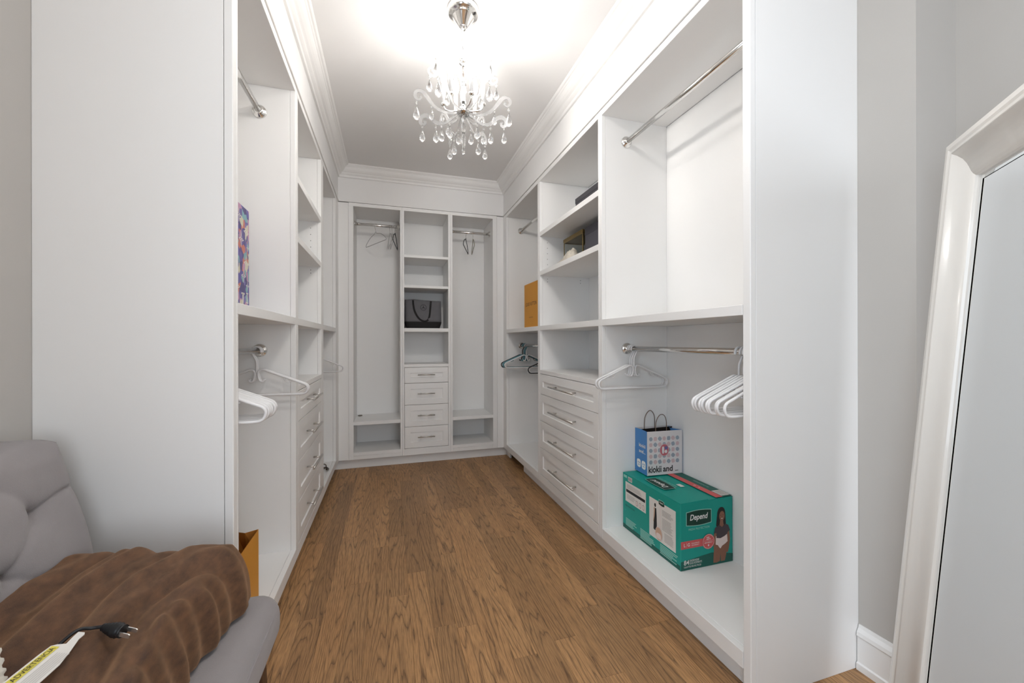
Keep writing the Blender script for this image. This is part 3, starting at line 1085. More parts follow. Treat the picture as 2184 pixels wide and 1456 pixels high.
# ------------------------------------------------------------------ bags and boxes
def paper_bag(name, label, x0, x1, y0, y1, z0, z1, mo, mi_, rot=0.0, dip=.0, gusset=None, group=None):
    """Open paper bag; gusset='x' folds the two x-sides, 'y' the two y-sides inwards near the top."""
    c = Vector(((x0 + x1) / 2, (y0 + y1) / 2, z0))
    t = thing(name, label, 'bag', c, rot, group)
    hx, hy, H = (x1 - x0) / 2, (y1 - y0) / 2, z1 - z0
    def shell(o, flip, m, nm):
        bm = bmesh.new()
        def ring(z, fold):
            a, b = hx - o, hy - o
            gx = fold if gusset == 'x' else 0
            gy = fold if gusset == 'y' else 0
            return [bm.verts.new(p) for p in [(-a, -b, z), (0, -b + gy, z - dip * (z > H * .9)), (a, -b, z), (a - gx, 0, z), (a, b, z), (0, b - gy, z), (-a, b, z), (-a + gx, 0, z)]]
        rings = [ring(.0006 + o, 0), ring(H * .62, 0), ring(H, min(hx, hy) * .55 if gusset else 0)]
        for A, B in zip(rings[:-1], rings[1:]):
            for k in range(8):
                f = bm.faces.new((A[k], A[(k + 1) % 8], B[(k + 1) % 8], B[k]))
        bm.faces.new(rings[0][::-1])
        me = bpy.data.meshes.new(nm)
        bmesh.ops.recalc_face_normals(bm, faces=bm.faces)
        if flip: bmesh.ops.reverse_faces(bm, faces=bm.faces)
        bm.to_mesh(me); bm.free()
        me.materials.append(m)
        ob = bpy.data.objects.new(nm, me); COL.objects.link(ob); ob.parent = t
        return ob
    shell(0, False, mo, 'body')
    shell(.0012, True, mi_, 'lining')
    return t


# ochre shopping bag, right rear bay on the long shelf
t = paper_bag('shopping_bag', 'ochre paper bag with brown lettering on the shelf of the right rear corner bay', 1.15, 1.31, 3.02, 3.36, T1 + .0005, T1 + .385, ORANGE, ORANGE_IN)
P = Print(Vector((-.08, .17, 0)), (0, -1, 0), (0, 0, 1), (-1, 0, 0))
P.text('LOUIS VUITTON', .035, .192, .305, .222, BROWNINK, offset=.01)
P.text('MAISON FONDEE', .125, .088, .215, .096, BROWNINK)
P.build(t, 'printed_lettering', world=False)

# ochre open bag on the floor board, left front bay
t = paper_bag('shopping_bag', 'open ochre paper bag on the bottom board of the left bay, behind the blanket', -.545, -.470, 1.36, 1.705, ZS + .0005, ZS + .262, ORANGE, ORANGE_IN, gusset='y')
t2 = t

# violet printed bag, left front bay on the long shelf
t = paper_bag('shopping_bag', 'violet printed paper bag with coral and teal patches on the left long shelf', -.70, -.555, 1.56, 1.895, T1 + .0005, T1 + .425, VIOLET, VIOLET)
CREAM = mat('cream_print', srgb(222, 216, 206), 0.5, var=.02)
P = Print(Vector((.0725, -.1675, 0)), (0, 1, 0), (0, 0, 1), (1, 0, 0))
random.seed(5)
def star4(u, v, r, rot=0.0, q=.32):
    pts = []
    for k in range(8):
        a = rot + k * PI / 4
        rr = r if k % 2 == 0 else r * q
        pts.append((u + rr * math.cos(a), v + rr * 1.15 * math.sin(a)))
    return pts
for u, v, r in [(.30, .205, .030), (.27, .150, .026), (.316, .115, .020), (.245, .29, .028), (.30, .33, .030), (.20, .10, .030), (.15, .2, .03), (.12, .32, .03), (.07, .15, .028), (.22, .38, .026), (.318, .27, .015)]:
    P.poly(star4(u, v, r), CREAM, 0)
    P.poly(star4(u, v, r * .62), VIOLET, 1)
    P.disc(u, v, r * .16, r * .16, CREAM, 2, 10)
for u, v, r in [(.262, .05, .018), (.175, .27, .02), (.31, .065, .012)]:
    P.rect(u - r * .35, v - r * 1.6, u + r * .35, v + r * 1.6, CREAM, 1)
    P.rect(u - r, v - r * 1.8, u + r, v - r * 1.4, CREAM, 1)
    P.rect(u - r, v + r * 1.4, u + r, v + r * 1.8, CREAM, 1)
P.build(t, 'printed_pattern', world=False)

# tote bag in the middle of the back wall
def tote():
    t = thing('tote_bag', 'grey cloth tote with black base, black straps and round star emblem on the back shelf', 'bag', (.302, 3.84, 1.2225))
    W, Dp, H = .165, .10, .262
    def body(z0, z1, steps, m, name, grow):
        bm = bmesh.new()
        rings = []
        for i in range(steps + 1):
            z = z0 + (z1 - z0) * i / steps
            q = z / H
            a = W * (.90 + .12 * min(1, q * 5) - .015 * q) + grow
            b = Dp * (.98 - .50 * max(0, q - .3)) + grow
            ring = []
            for k in range(28):
                an = 2 * PI * k / 28
                cx, sx = math.cos(an), math.sin(an)
                px = math.copysign(abs(cx) ** .42, cx) * a
                py = math.copysign(abs(sx) ** .42, sx) * b
                zz = z - (.010 * (px / a) * q * q + .006 * math.sin(px * 30) * q ** 3 if z > H * .7 else 0)
                ring.append(bm.verts.new((px, py, zz)))
            rings.append(ring)
        for A, B in zip(rings[:-1], rings[1:]):
            for k in range(28):
                f = bm.faces.new((A[k], A[(k + 1) % 28], B[(k + 1) % 28], B[k])); f.smooth = True
        bm.faces.new(rings[0][::-1])
        if name == 'body':
            bm.faces.new(rings[-1])
        else:
            bm.faces.new(rings[-1])
        return local(name, bm, m, t)
    b = body(.06, H, 8, FABTOTE, 'body', 0)
    body(.0006, .0605, 3, BLACKCLOTH, 'base', .0012)
    bm = bmesh.new()
    yf = -Dp * .80 - .010
    pts = catmull([(-.095, -Dp * .63 - .004, H - .003), (-.092, -Dp * .70 - .006, .215), (-.080, yf, .155), (-.045, yf - .006, .092), (.000, yf - .008, .064), (.035, yf - .006, .075), (.052, yf, .115), (.062, -Dp * .72 - .006, .2), (.068, -Dp * .63 - .004, H - .008)], 6)
    for a, c in zip(pts[:-1], pts[1:]):
        d = (c - a); n = Vector((-d.z, 0, d.x)).normalized() * .0085
        q = [bm.verts.new(v) for v in (a - n, a + n, c + n, c - n)]
        bm.faces.new(q)
    o = local('strap', bm, BLACKCLOTH, t)
    md = o.modifiers.new('thick', 'SOLIDIFY'); md.thickness = .003; md.offset = 0
    P = Print((0, -Dp * .745 - .006, .195), (1, 0, 0), (0, .20, 1), (0, -1, 0), .0008)
    P.ring(-.002, -.002, .0245, .028, INK, 0)
    for k in range(3):
        a = PI / 2 + k * 2 * PI / 3
        P.poly([(-.002 + .0245 * math.cos(a), -.002 + .0245 * math.sin(a)), (-.002 + .0045 * math.cos(a + PI / 3), -.002 + .0045 * math.sin(a + PI / 3)), (-.002, -.002), (-.002 + .0045 * math.cos(a - PI / 3), -.002 + .0045 * math.sin(a - PI / 3))], INK, 0)
    P.build(t, 'star_emblem', world=False)
tote()

# boxes on the right shelves
def lidded_box(label, x0, x1, y0, y1, z0, z1, m, lid):
    t = thing('storage_box', label, 'box', ((x0 + x1) / 2, (y0 + y1) / 2, z0))
    part(t, 'body', box(x0 + .002, x1 - .002, y0 + .002, y1 - .002, z0 + .0004, z1 - lid * .4, bev=.0015), m)
    part(t, 'lid', box(x0, x1, y0, y1, z1 - lid, z1, bev=.002), m)
    return t
lidded_box('flat dark grey box on the top right shelf, above the drawers', 1.085, 1.38, 1.87, 2.212, 1.8942, 1.968, DARKGREY, .03)
lidded_box('tall charcoal box beside the glass case on the second right shelf', 1.19, 1.42, 1.862, 2.29, 1.6092, 1.822, DARKGREY2, .05)

t = thing('glass_case', 'small brass-edged glass display case behind crumpled fabric on the second right shelf', 'case', (1.26, 2.45, 1.6092))
x0, x1, y0, y1, z0, z1 = 1.19, 1.34, 2.315, 2.60, 1.6096, 1.800
bm = bmesh.new()
for a in (x0, x1):
    for b in (y0, y1):
        add_box(bm, a - .003, a + .003, b - .003, b + .003, z0, z1, bev=.0008)
for z in (z0 + .003, z1 - .003):
    for a in (x0, x1): add_box(bm, a - .003, a + .003, y0, y1, z - .003, z + .003, bev=.0008)
    for b in (y0, y1): add_box(bm, x0, x1, b - .003, b + .003, z - .003, z + .003, bev=.0008)
part(t, 'brass_frame', bm, BRASS)
for nm, a in (('front', (x0 - .001, x0 + .001, y0 + .004, y1 - .004)), ('back', (x1 - .001, x1 + .001, y0 + .004, y1 - .004)), ('end', (x0 + .004, x1 - .004, y0 - .001, y0 + .001)), ('end', (x0 + .004, x1 - .004, y1 - .001, y1 + .001))):
    part(t, 'glass_pane', box(*a, z0 + .007, z1 - .007, bev=0), CLEARG)
part(t, 'lid', box(x0 - .006, x1 + .006, y0 - .006, y1 + .006, z1 + .0005, z1 + .022, bev=.002), BRASS)
part(t, 'base', box(x0 + .004, x1 - .004, y0 + .004, y1 - .004, z0, z0 + .004, bev=0), BRASS)
part(t, 'inner_block', box(x0 + .05, x1 - .03, y0 + .03, y0 + .13, z0 + .0045, z0 + .09, bev=.003), DARKGREY)

# crumpled printed fabric in front of the case
SCARF = mat('printed_cream_fabric', srgb(206, 198, 184), 0.9, bump=.3, bscale=300, var=.28, vscale=70)
bm = bmesh.new()
NU, NV = 36, 14
grid = []
for i in range(NU + 1):
    u = i / NU
    y = 2.60 - .33 * u
    row = []
    hmax = .012 + .085 * (u ** 1.6) * (1 - max(0, u - .86) / .14 * .85)
    for j in range(NV + 1):
        v = j / NV
        x = 1.075 + .10 * v
        prof = math.sin(PI * v) ** .6
        nz = mnoise.noise(Vector((y * 30, x * 26, 2.2))) + 1.1 * mnoise.noise(Vector((y * 70, x * 60, 5.2)))
        z = 1.6094 + max(.0008, hmax * prof * (1 + .35 * nz))
        row.append(bm.verts.new((x + .006 * mnoise.noise(Vector((y * 24, v * 3, 7))), y + .008 * mnoise.noise(Vector((u * 9, v * 4, 1))), z)))
    grid.append(row)
for i in range(NU):
    for j in range(NV):
        f = bm.faces.new((grid[i][j], grid[i + 1][j], grid[i + 1][j + 1], grid[i][j + 1])); f.smooth = True
o = bpy.data.objects.new('scarf', finish(bm, 'scarf', SCARF, True))
COL.objects.link(o)
md = o.modifiers.new('thick', 'SOLIDIFY'); md.thickness = .0015; md.offset = 1
tag(o, 'crumpled cream printed scarf lying in front of the glass case on the right shelf', 'scarf')

# ------------------------------------------------------------------ green carton
CB = Vector((1.16, 1.383, ZS + .0006))
CW, CD, CHh = .274, .43, .282
ct = thing('carton', 'green carton of Depend underwear with woman printed on it, in the right front bay', 'box', CB)
GREENDK = mat('dark_green_print', srgb(14, 58, 46), 0.5, var=.03)
GREENMID = mat('deep_green_print', srgb(18, 92, 80), 0.5, var=.03)
MINT = mat('pale_mint_print', srgb(150, 205, 192), 0.5, var=.02)
CORAL = mat('coral_print', srgb(208, 92, 92), 0.5, var=.03)
SKIN = mat('brown_skin_print', srgb(140, 96, 76), 0.5, var=.06, vscale=40)
SKIN2 = mat('fair_skin_print', srgb(206, 170, 146), 0.5, var=.05, vscale=40)
HAIR = mat('black_hair_print', srgb(34, 28, 28), 0.5, var=.1)
SHIRT = mat('plum_grey_print', srgb(70, 60, 66), 0.5, var=.05)
BRIEF = mat('pale_pink_print', srgb(232, 214, 208), 0.5, var=.02)
PW_ = mat('white_print', srgb(236, 234, 230), 0.5, var=.01)
GREYP = mat('grey_print', srgb(150, 146, 142), 0.5, var=.05)
bm = bmesh.new()
add_box(bm, 0, CW, 0, CD, 0, CHh - .003, bev=.002)
local('body', bm, TEALBOX, ct)
for nm, a, b, dz in (('flap', 0.0, CW * .52, .0), ('flap', CW * .525, CW, .0)):
    bm = bmesh.new()
    v = [bm.verts.new(p) for p in [(a, .001, CHh - .0028), (b, .001, CHh - .0028), (b, CD - .001, CHh - .0028), (a, CD - .001, CHh - .0028),
                                   (a, .001, CHh), (b, .001, CHh + (.004 if a == 0 else .001)), (b, CD - .001, CHh), (a, CD - .001, CHh)]]
    for f in ((0, 1, 5, 4), (1, 2, 6, 5), (2, 3, 7, 6), (3, 0, 4, 7), (4, 5, 6, 7), (3, 2, 1, 0)):
        bm.faces.new([v[i] for i in f])
    local(nm, bm, TEALBOX, ct)


def brand_badge(P, u0, v0, u1, v1, flip=False, shear=.22):
    def shape(g):
        pts = []
        w_, h_ = u1 - u0, v1 - v0
        for i in range(9):
            s = i / 8
            pts.append((u0 - g + (w_ + 2 * g) * s, v0 - g - h_ * .10 * math.sin(PI * s)))
        for i in range(9):
            s = 1 - i / 8
            pts.append((u0 - g + (w_ + 2 * g) * s, v1 + g + h_ * .10 * math.sin(PI * s)))
        return pts
    P.poly(shape(.0028), MINT, 1)
    P.poly(shape(0), GREENDK, 2)
    w_, h_ = u1 - u0, v1 - v0
    P.text('Depend', u0 + w_ * .13, v0 + h_ * .20, u1 - w_ * .13, v1 - h_ * .18, PW_, 3, shear=shear if not flip else -shear * -1, offset=.018, flip=flip)


# front face (-Y): u along x, v up, metres
P = Print((0, 0, 0), (1, 0, 0), (0, 0, 1), (0, -1, 0))
P.poly([(.001, .001), (CW - .001, .001), (CW - .001, .035), (.16, .055), (.001, .038)], GREENMID, 0)
brand_badge(P, .030, .188, .156, .240)
P.text('FRESH PROTECTION', .040, .164, .148, .173, MINT, 1)
P.build(ct, 'printed_logo', world=False)
P = Print((0, 0, 0), (1, 0, 0), (0, 0, 1), (0, -1, 0))
P.rect(.001, .090, .122, .122, CORAL, 1)
P.text('L', .016, .099, .024, .113, PW_, 2, offset=.01)
P.rect(.0285, .096, .0292, .117, PW_, 2)
P.text('G', .034, .099, .046, .113, PW_, 2, offset=.01)
P.text('MAXIMUM', .054, .107, .094, .112, PW_, 2)
P.text('ABSORBENCY', .054, .099, .094, .104, PW_, 2)
P.disc(.141, .106, .032, .032, CORAL, 7)
P.ring(.141, .106, .0285, .0296, PW_, 8)
P.text('25', .130, .114, .146, .127, PW_, 8, offset=.015)
P.text('x', .148, .114, .153, .120, PW_, 8)
P.rect(.117, .1095, .165, .1102, PW_, 8)
P.text('ABSORBENCY', .119, .099, .163, .105, PW_, 8)
P.disc(.141, .090, .0035, .0045, PW_, 8)
P.build(ct, 'size_band', world=False)
P = Print((0, 0, 0), (1, 0, 0), (0, 0, 1), (0, -1, 0))
P.text('84', .016, .022, .042, .042, PW_, 1, offset=.008)
P.text('UNDERWEAR', .044, .033, .094, .042, PW_, 1)
P.text('SOUS-VETEMENTS', .044, .022, .108, .031, PW_, 1)
P.text('CULOTTES PROTECTRICES', .016, .010, .104, .017, PW_, 1)
P.build(ct, 'count_text', world=False)
# the printed woman
P = Print((0, 0, 0), (1, 0, 0), (0, 0, 1), (0, -1, 0))
hx = .211
P.disc(hx, .208, .0225, .036, HAIR, 1, sq=2.2)
P.poly([(hx - .023, .205), (hx + .023, .205), (hx + .026, .160), (hx + .012, .150), (hx - .018, .150), (hx - .027, .168)], HAIR, 0)
P.poly([(hx - .006, .190), (hx + .009, .190), (hx + .012, .166), (hx + .002, .158), (hx - .010, .166)], SKIN, 2)
P.disc(hx + .003, .205, .0145, .0215, SKIN, 3)
for du in (-.004, .009):
    P.disc(hx + du, .209, .0022, .0012, HAIR, 4, 10)
P.disc(hx + .003, .2015, .0016, .003, mat('brown_skin_shade_print', srgb(116, 76, 60), .5, var=.04), 4, 10)
P.disc(hx + .0028, .1945, .0045, .0014, PW_, 4, 12)
# arms
P.poly([(.172, .140), (.186, .140), (.184, .100), (.180, .072), (.186, .056), (.178, .052), (.170, .066), (.168, .104)], SKIN, 3)
P.poly([(.240, .140), (.254, .140), (.258, .100), (.252, .064), (.246, .044), (.238, .046), (.240, .066), (.244, .104)], SKIN, 3)
# legs, hips
P.poly([(.180, .105), (.243, .105), (.247, .078), (.236, .034), (.230, .010), (.208, .010), (.207, .048), (.203, .012), (.186, .008), (.168, .010), (.170, .052), (.176, .086)], SKIN, 2)
P.poly([(.181, .122), (.241, .126), (.244, .092), (.232, .084), (.214, .076), (.206, .066), (.200, .070), (.192, .082), (.180, .086)], BRIEF, 4)
# shirt
P.poly([(.196, .168), (.204, .162), (.214, .158), (.226, .164), (.232, .170), (.248, .162), (.258, .138), (.244, .132), (.241, .124), (.225, .116), (.205, .110), (.184, .114), (.184, .136), (.170, .134), (.176, .158)], SHIRT, 5)
P.poly([(.202, .167), (.226, .168), (.214, .1575)], SKIN, 6)
P.build(ct, 'printed_woman', world=False)
# left face (-X): u from the near edge away is y; u runs from far (0) to near (CD)
P = Print((0, CD, 0), (0, -1, 0), (0, 0, 1), (-1, 0, 0))
U = lambda y: 1.383 + CD - y
Zv = lambda z: z - CB.z
P.rect(.002, .001, CD - .002, Zv(.20) * .35, GREENMID, 0)
P.rect(U(1.788), Zv(.283), U(1.618), Zv(.382), PAPERW, 1)
P.rect(U(1.782), Zv(.331), U(1.624), Zv(.345), INK, 2)
P.lines(U(1.775), Zv(.352), U(1.63), Zv(.374), 4, GREYP, 2, .3)
P.lines(U(1.775), Zv(.300), U(1.70), Zv(.324), 4, GREYP, 2, .3)
for y in (1.690, 1.663, 1.638):
    P.disc(U(y), Zv(.303), .008, .013, GREYP, 2, 14, sq=3)
    P.disc(U(y), Zv(.303), .006, .010, BRIEF, 3, 14, sq=3)
P.rect(U(1.765), Zv(.390), U(1.730), Zv(.412), PAPERW, 1)
for i in range(8):
    P.rect(U(1.7615) + i * .0038, Zv(.393), U(1.7615) + i * .0038 + .0018, Zv(.409), INK, 2)
P.rect(U(1.803), Zv(.400), U(1.775), Zv(.413), MINT, 1)
P.text('FRESH PROTECTION', U(1.79), Zv(.256), U(1.71), Zv(.264), GREENDK, 1)
for ya, yb, za, zb_, n in ((1.785, 1.688, .160, .200, 6), (1.662, 1.55, .150, .200, 7), (1.515, 1.40, .152, .196, 6)):
    P.lines(U(ya), Zv(za), U(yb), Zv(zb_), n, MINT, 1, .55, .4)
P.build(ct, 'side_print', world=False)
P = Print((0, CD, 0), (0, -1, 0), (0, 0, 1), (-1, 0, 0))
P.rect(U(1.592), Zv(.200), U(1.412), Zv(.377), PAPERW, 1)
P.rect(U(1.585), Zv(.226), U(1.512), Zv(.366), BRIEF, 2)
P.rect(U(1.583), Zv(.228), U(1.514), Zv(.364), PAPERW, 3)
sx = U(1.548)
P.disc(sx, Zv(.352), .006, .009, HAIR, 4)
P.poly([(sx - .009, Zv(.338)), (sx + .008, Zv(.340)), (sx + .011, Zv(.300)), (sx + .012, Zv(.262)), (sx + .004, Zv(.236)), (sx - .012, Zv(.240)), (sx - .010, Zv(.285))], INK, 4)
P.poly([(sx - .007, Zv(.340)), (sx - .001, Zv(.340)), (sx - .004, Zv(.300)), (sx - .011, Zv(.272)), (sx - .013, Zv(.276)), (sx - .010, Zv(.312))], SKIN2, 5)
P.disc(U(1.522), Zv(.232), .0245, .030, BRIEF, 6)
P.disc(U(1.522), Zv(.232), .0225, .028, SKIN2, 7)
P.disc(U(1.522), Zv(.222), .017, .013, BRIEF, 8, sq=3)
P.lines(U(1.500), Zv(.325), U(1.425), Zv(.352), 5, GREYP, 2, .35)
P.lines(U(1.500), Zv(.262), U(1.425), Zv(.316), 9, GREYP, 2, .3)
P.lines(U(1.485), Zv(.215), U(1.425), Zv(.255), 7, GREYP, 2, .3)
brand_badge(P, U(1.522), Zv(.368), U(1.488), Zv(.384), shear=.2)
P.build(ct, 'side_label', world=False)
# top face: u along -x... seen upside down from the front
P = Print((0, 0, CHh + .0045), (1, 0, 0), (0, 1, 0), (0, 0, 1))
def Tt(x, y): return (x - CB.x, y - CB.y)
P2 = P
P.rect(.186, .002, .221, CD - .003, CORAL, 0)
P.rect(.2215, .002, CW - .002, CD - .003, GREENMID, 0)
P.rect(.224, .012, CW - .004, .070, PAPERW, 1)
for i in range(6): P.rect(.229, .018 + i * .008, CW - .010, .0215 + i * .008, GREYP, 2)
P.rect(.128, .150, .150, .184, PAPERW, 1)
P.build(ct, 'top_print', world=False)
# lettering that runs along the depth of the lid, read from the left-hand side
P = Print((0, CD, CHh + .0047), (0, -1, 0), (1, 0, 0), (0, 0, 1))
Q = Print((0, 0, CHh + .0047), (0, 1, 0), (-1, 0, 0), (0, 0, 1))
brand_badge(Q, .146, -.092, .288, -.036)
Q.text('FRESH PROTECTION', .155, -.116, .285, -.106, MINT, 1)
Q.text('L', .118, -.208, .128, -.198, PW_, 1)
Q.text('G', .142, -.208, .154, -.198, PW_, 1)
Q.text('84 UNDERWEAR', .110, -.252, .205, -.242, MINT, 1)
Q.build(ct, 'top_logo', world=False)

# ------------------------------------------------------------------ kiokii paper bag on the carton
BLUE = mat('blue_paper', srgb(74, 132, 192), 0.55, bump=.05, bscale=250, var=.03)
BAGW = mat('white_bag_paper', srgb(226, 222, 222), 0.55, bump=.05, bscale=250, var=.01)
BAGIN = mat('bag_inside_paper', srgb(196, 180, 158), 0.8, var=.04)
BZ = CB.z + CHh + .006
bg_ = thing('shopping_bag', 'white and blue kiokii paper bag with twisted handles standing on the green carton', 'bag', (1.230, 1.706, BZ), math.radians(-3))
bw, bd_, bh = .202, .110, .220
def quad(name, pts, m, parent=bg_):
    bm = bmesh.new()
    vs = [bm.verts.new(p) for p in pts]
    bm.faces.new(vs)
    o = local(name, bm, m, parent)
    md = o.modifiers.new('t', 'SOLIDIFY'); md.thickness = .0008; md.offset = 0
    return o
quad('front_panel', [(0, 0, 0), (bw, 0, 0), (bw, 0, bh), (0, 0, bh)], BAGW)
quad('back_panel', [(0, bd_, 0), (bw, bd_, 0), (bw, bd_, bh), (0, bd_, bh)], BAGW)
bm = bmesh.new()
for pts in ([(0, 0, 0), (0, bd_ / 2, 0), (.0, bd_ / 2, bh * .55), (0, 0, bh * .55)], [(0, bd_ / 2, 0), (0, bd_, 0), (0, bd_, bh * .55), (0, bd_ / 2, bh * .55)],
            [(0, 0, bh * .55), (.0, bd_ / 2, bh * .55), (.006, bd_ / 2, bh), (0, 0, bh)], [(0, bd_ / 2, bh * .55), (0, bd_, bh * .55), (0, bd_, bh), (.006, bd_ / 2, bh)]):
    bm.faces.new([bm.verts.new(p) for p in pts])
o = local('side_panel', bm, BLUE, bg_, label='blue side')
o.modifiers.new('t', 'SOLIDIFY').thickness = .0008
bm = bmesh.new()
for pts in ([(bw, 0, 0), (bw, bd_ / 2, 0), (bw, bd_ / 2, bh * .55), (bw, 0, bh * .55)], [(bw, bd_ / 2, 0), (bw, bd_, 0), (bw, bd_, bh * .55), (bw, bd_ / 2, bh * .55)],
            [(bw, 0, bh * .55), (bw, bd_ / 2, bh * .55), (bw - .03, bd_ / 2, bh), (bw, 0, bh)], [(bw, bd_ / 2, bh * .55), (bw, bd_, bh * .55), (bw, bd_, bh), (bw - .03, bd_ / 2, bh)]):
    bm.faces.new([bm.verts.new(p) for p in pts])
o = local('side_panel', bm, BLUE, bg_)
o.modifiers.new('t', 'SOLIDIFY').thickness = .0008
quad('bottom_panel', [(0, 0, .0005), (bw, 0, .0005), (bw, bd_, .0005), (0, bd_, .0005)], BAGIN)
quad('inner_shade_sheet', [(.002, bd_ - .002, bh - .055), (bw - .002, bd_ - .002, bh - .055), (bw - .002, bd_ * .7, bh + .002), (.02, bd_ * .8, bh - .006)], NEAR_BLACK)  # near-black sheet, shade inside the bag put into its colour
TWINE = mat('brown_paper_twine', srgb(112, 92, 78), 0.7, var=.1, vscale=60)
for yy, dz in ((.004, 0), (bd_ - .004, .010)):
    bm = bmesh.new()
    pts = catmull([(.052, yy, bh - .035), (.052, yy, bh + .02), (.056, yy, bh + .052), (.070, yy, bh + .076), (.086, yy, bh + .083 + dz * .3), (.102, yy, bh + .076), (.112, yy, bh + .052), (.114, yy, bh + .02), (.114, yy, bh - .035)], 5)
    add_tube(bm, pts, .0019, 8)
    local('handle', bm, TWINE, bg_)
DOTB = mat('grey_blue_dot_print', srgb(158, 168, 180), .55, var=.04)
DOTP = mat('pale_rose_dot_print', srgb(212, 186, 188), .55, var=.04)
ROSE = mat('rose_logo_print', srgb(196, 106, 116), .55, var=.04)
VIOL = mat('blue_violet_print', srgb(112, 106, 158), .55, var=.04)
P = Print((0, -.0005, 0), (1, 0, 0), (0, 0, 1), (0, -1, 0))
for r in range(5):
    for c in range(7):
        u, v = .021 + c * .0255, .066 + r * .0290
        blue = (r + c) % 2 == 0
        P.disc(u, v, .0098, .0105, DOTB if blue else DOTP, 0, 14, sq=3.2 if (r * 3 + c) % 3 else 2.2, rot=.4 * ((r + 2 * c) % 3))
P.build(bg_, 'dot_pattern', world=False)
P = Print((0, -.0005, 0), (1, 0, 0), (0, 0, 1), (0, -1, 0))
P.disc(.0975, .124, .0275, .031, DOTP, 2)
P.disc(.0975, .124, .0245, .0285, ROSE, 3)
P.disc(.0900, .1235, .0062, .0185, BAGW, 4, 20, sq=3)
P.disc(.1065, .116, .0078, .0085, BAGW, 4)
P.disc(.1075, .1345, .0092, .0088, VIOL, 4)
P.build(bg_, 'round_logo', world=False)
P = Print((0, -.0005, 0), (1, 0, 0), (0, 0, 1), (0, -1, 0))
P.text('kiokii', .008, .013, .081, .047, INK, 1, offset=.022)
P.text('and', .090, .014, .146, .044, INK, 1, offset=.022)
for i in range(3): P.rect(.160 + i * .0066, .014, .1650 + i * .0066, .0175, INK, 1)
P.build(bg_, 'printed_name', world=False)
P = Print((-.0012, bd_, 0), (0, -1, 0), (0, 0, 1), (-1, 0, 0))
P.text('kiokii', .040, .132, .098, .150, PW_, 0, offset=.02)
P.text('and...', .040, .103, .098, .120, PW_, 0, offset=.02)
for u in (.038, .082):
    P.disc(u, .045, .018, .021, PW_, 0, 20, sq=3.4)
    P.disc(u - .006, .049, .0032, .0042, BLUE, 1, 10); P.disc(u + .006, .049, .0032, .0042, BLUE, 1, 10)
    P.rect(u - .007, .036, u + .007, .039, BLUE, 1)
P.build(bg_, 'side_print', world=False)

# ------------------------------------------------------------------ small metal objects
t = thing('metal_ring_pull', 'small oval dull metal fitting on the low shelf of the back wall', 'fitting', (-.262, 3.955, .4105))
bm = bmesh.new()
add_tube(bm, [(.016 * math.cos(a), .011 * math.sin(a), .005) for a in [2 * PI * i / 20 for i in range(20)]], .0042, 8, closed=True)
local('ring', bm, GREYMET, t)
bm = bmesh.new(); add_lathe(bm, [(.012, .0006), (.012, .003), (.004, .006)], 16)
local('plate', bm, GREYMET, t)
DKBRASS = mat('dark_bronze', srgb(70, 58, 44), .4, .7, var=.2, vscale=80)
t = thing('bag_clasp', 'dark bronze loop clasp lying on the bottom board of the left rear bay', 'clasp', (-.453, 3.27, ZS + .0005))
bm = bmesh.new()
add_tube(bm, catmull([(-.03, .03, .006), (-.01, .035, .008), (.006, .010, .008), (.012, -.02, .012), (.006, -.055, .020)], 5), .0065, 8)
local('strap', bm, DKBRASS, t)
bm = bmesh.new()
add_tube(bm, [(-.022 + .016 * math.cos(a), .02, .0235 + .016 * math.sin(a)) for a in [2 * PI * i / 18 for i in range(18)]], .0042, 8, closed=True)
local('loop', bm, GREYMET, t)

# ------------------------------------------------------------------ leaning floor mirror
MT = Vector((1.429, 0.680, 1.620))                 # far top corner of the frame
ma, ml = math.radians(43.8), math.radians(4.6)
mu = Vector((-math.sin(ma), -math.cos(ma), 0))     # along the width, far -> near
mn_h = Vector((-math.cos(ma), math.sin(ma), 0))
mw = (Vector((0, 0, 1)) * math.cos(ml) - mn_h * math.sin(ml)).normalized()
mn = mu.cross(mw).normalized()
if mn.dot(mn_h) < 0: mn = -mn
MW, MH = 0.76, 1.622
MO = MT - mw * MH
mir = thing('floor_mirror', 'tall floor mirror in a white moulded frame leaning beside the right end panel', 'mirror', MO)
mir.matrix_world = Matrix((mu, mn, mw)).transposed().to_4x4()
mir.location = MO
# local axes: x = width, y = out of the glass, z = up
PROF = [(0, -.030), (0, -.004), (.003, 0), (.016, .001), (.022, -.002), (.028, -.003), (.031, -.0005), (.034, -.002), (.042, -.009), (.056, -.0145),
        (.074, -.0160), (.090, -.0150), (.104, -.0135), (.114, -.0140), (.119, -.016), (.121, -.021), (.121, -.030)]


def frame_side(a, b, name):
    """a, b: functions giving the mitred corners for an inset."""
    bm = bmesh.new()
    A = [bm.verts.new((a(i)[0], o, a(i)[1])) for i, o in PROF]
    B = [bm.verts.new((b(i)[0], o, b(i)[1])) for i, o in PROF]
    n = len(PROF)
    for k in range(n):
        f = bm.faces.new((A[k], A[(k + 1) % n], B[(k + 1) % n], B[k])); f.smooth = 4 < k < 14
    bm.faces.new(A[::-1]); bm.faces.new(B)
    return local(name, bm, FRAMEW, mir)
g_ = .0003
bl = lambda i: (i, i); br = lambda i: (MW - i, i); tl = lambda i: (i, MH - i); tr = lambda i: (MW - i, MH - i)
frame_side(bl, tl, 'frame_side'); frame_side(tr, br, 'frame_side'); frame_side(tl, tr, 'frame_rail'); frame_side(br, bl, 'frame_rail')
bm = bmesh.new(); add_box(bm, .118, MW - .118, -.0285, -.0245, .118, MH - .118, bev=0)
local('mirror_glass', bm, MIRROR, mir)
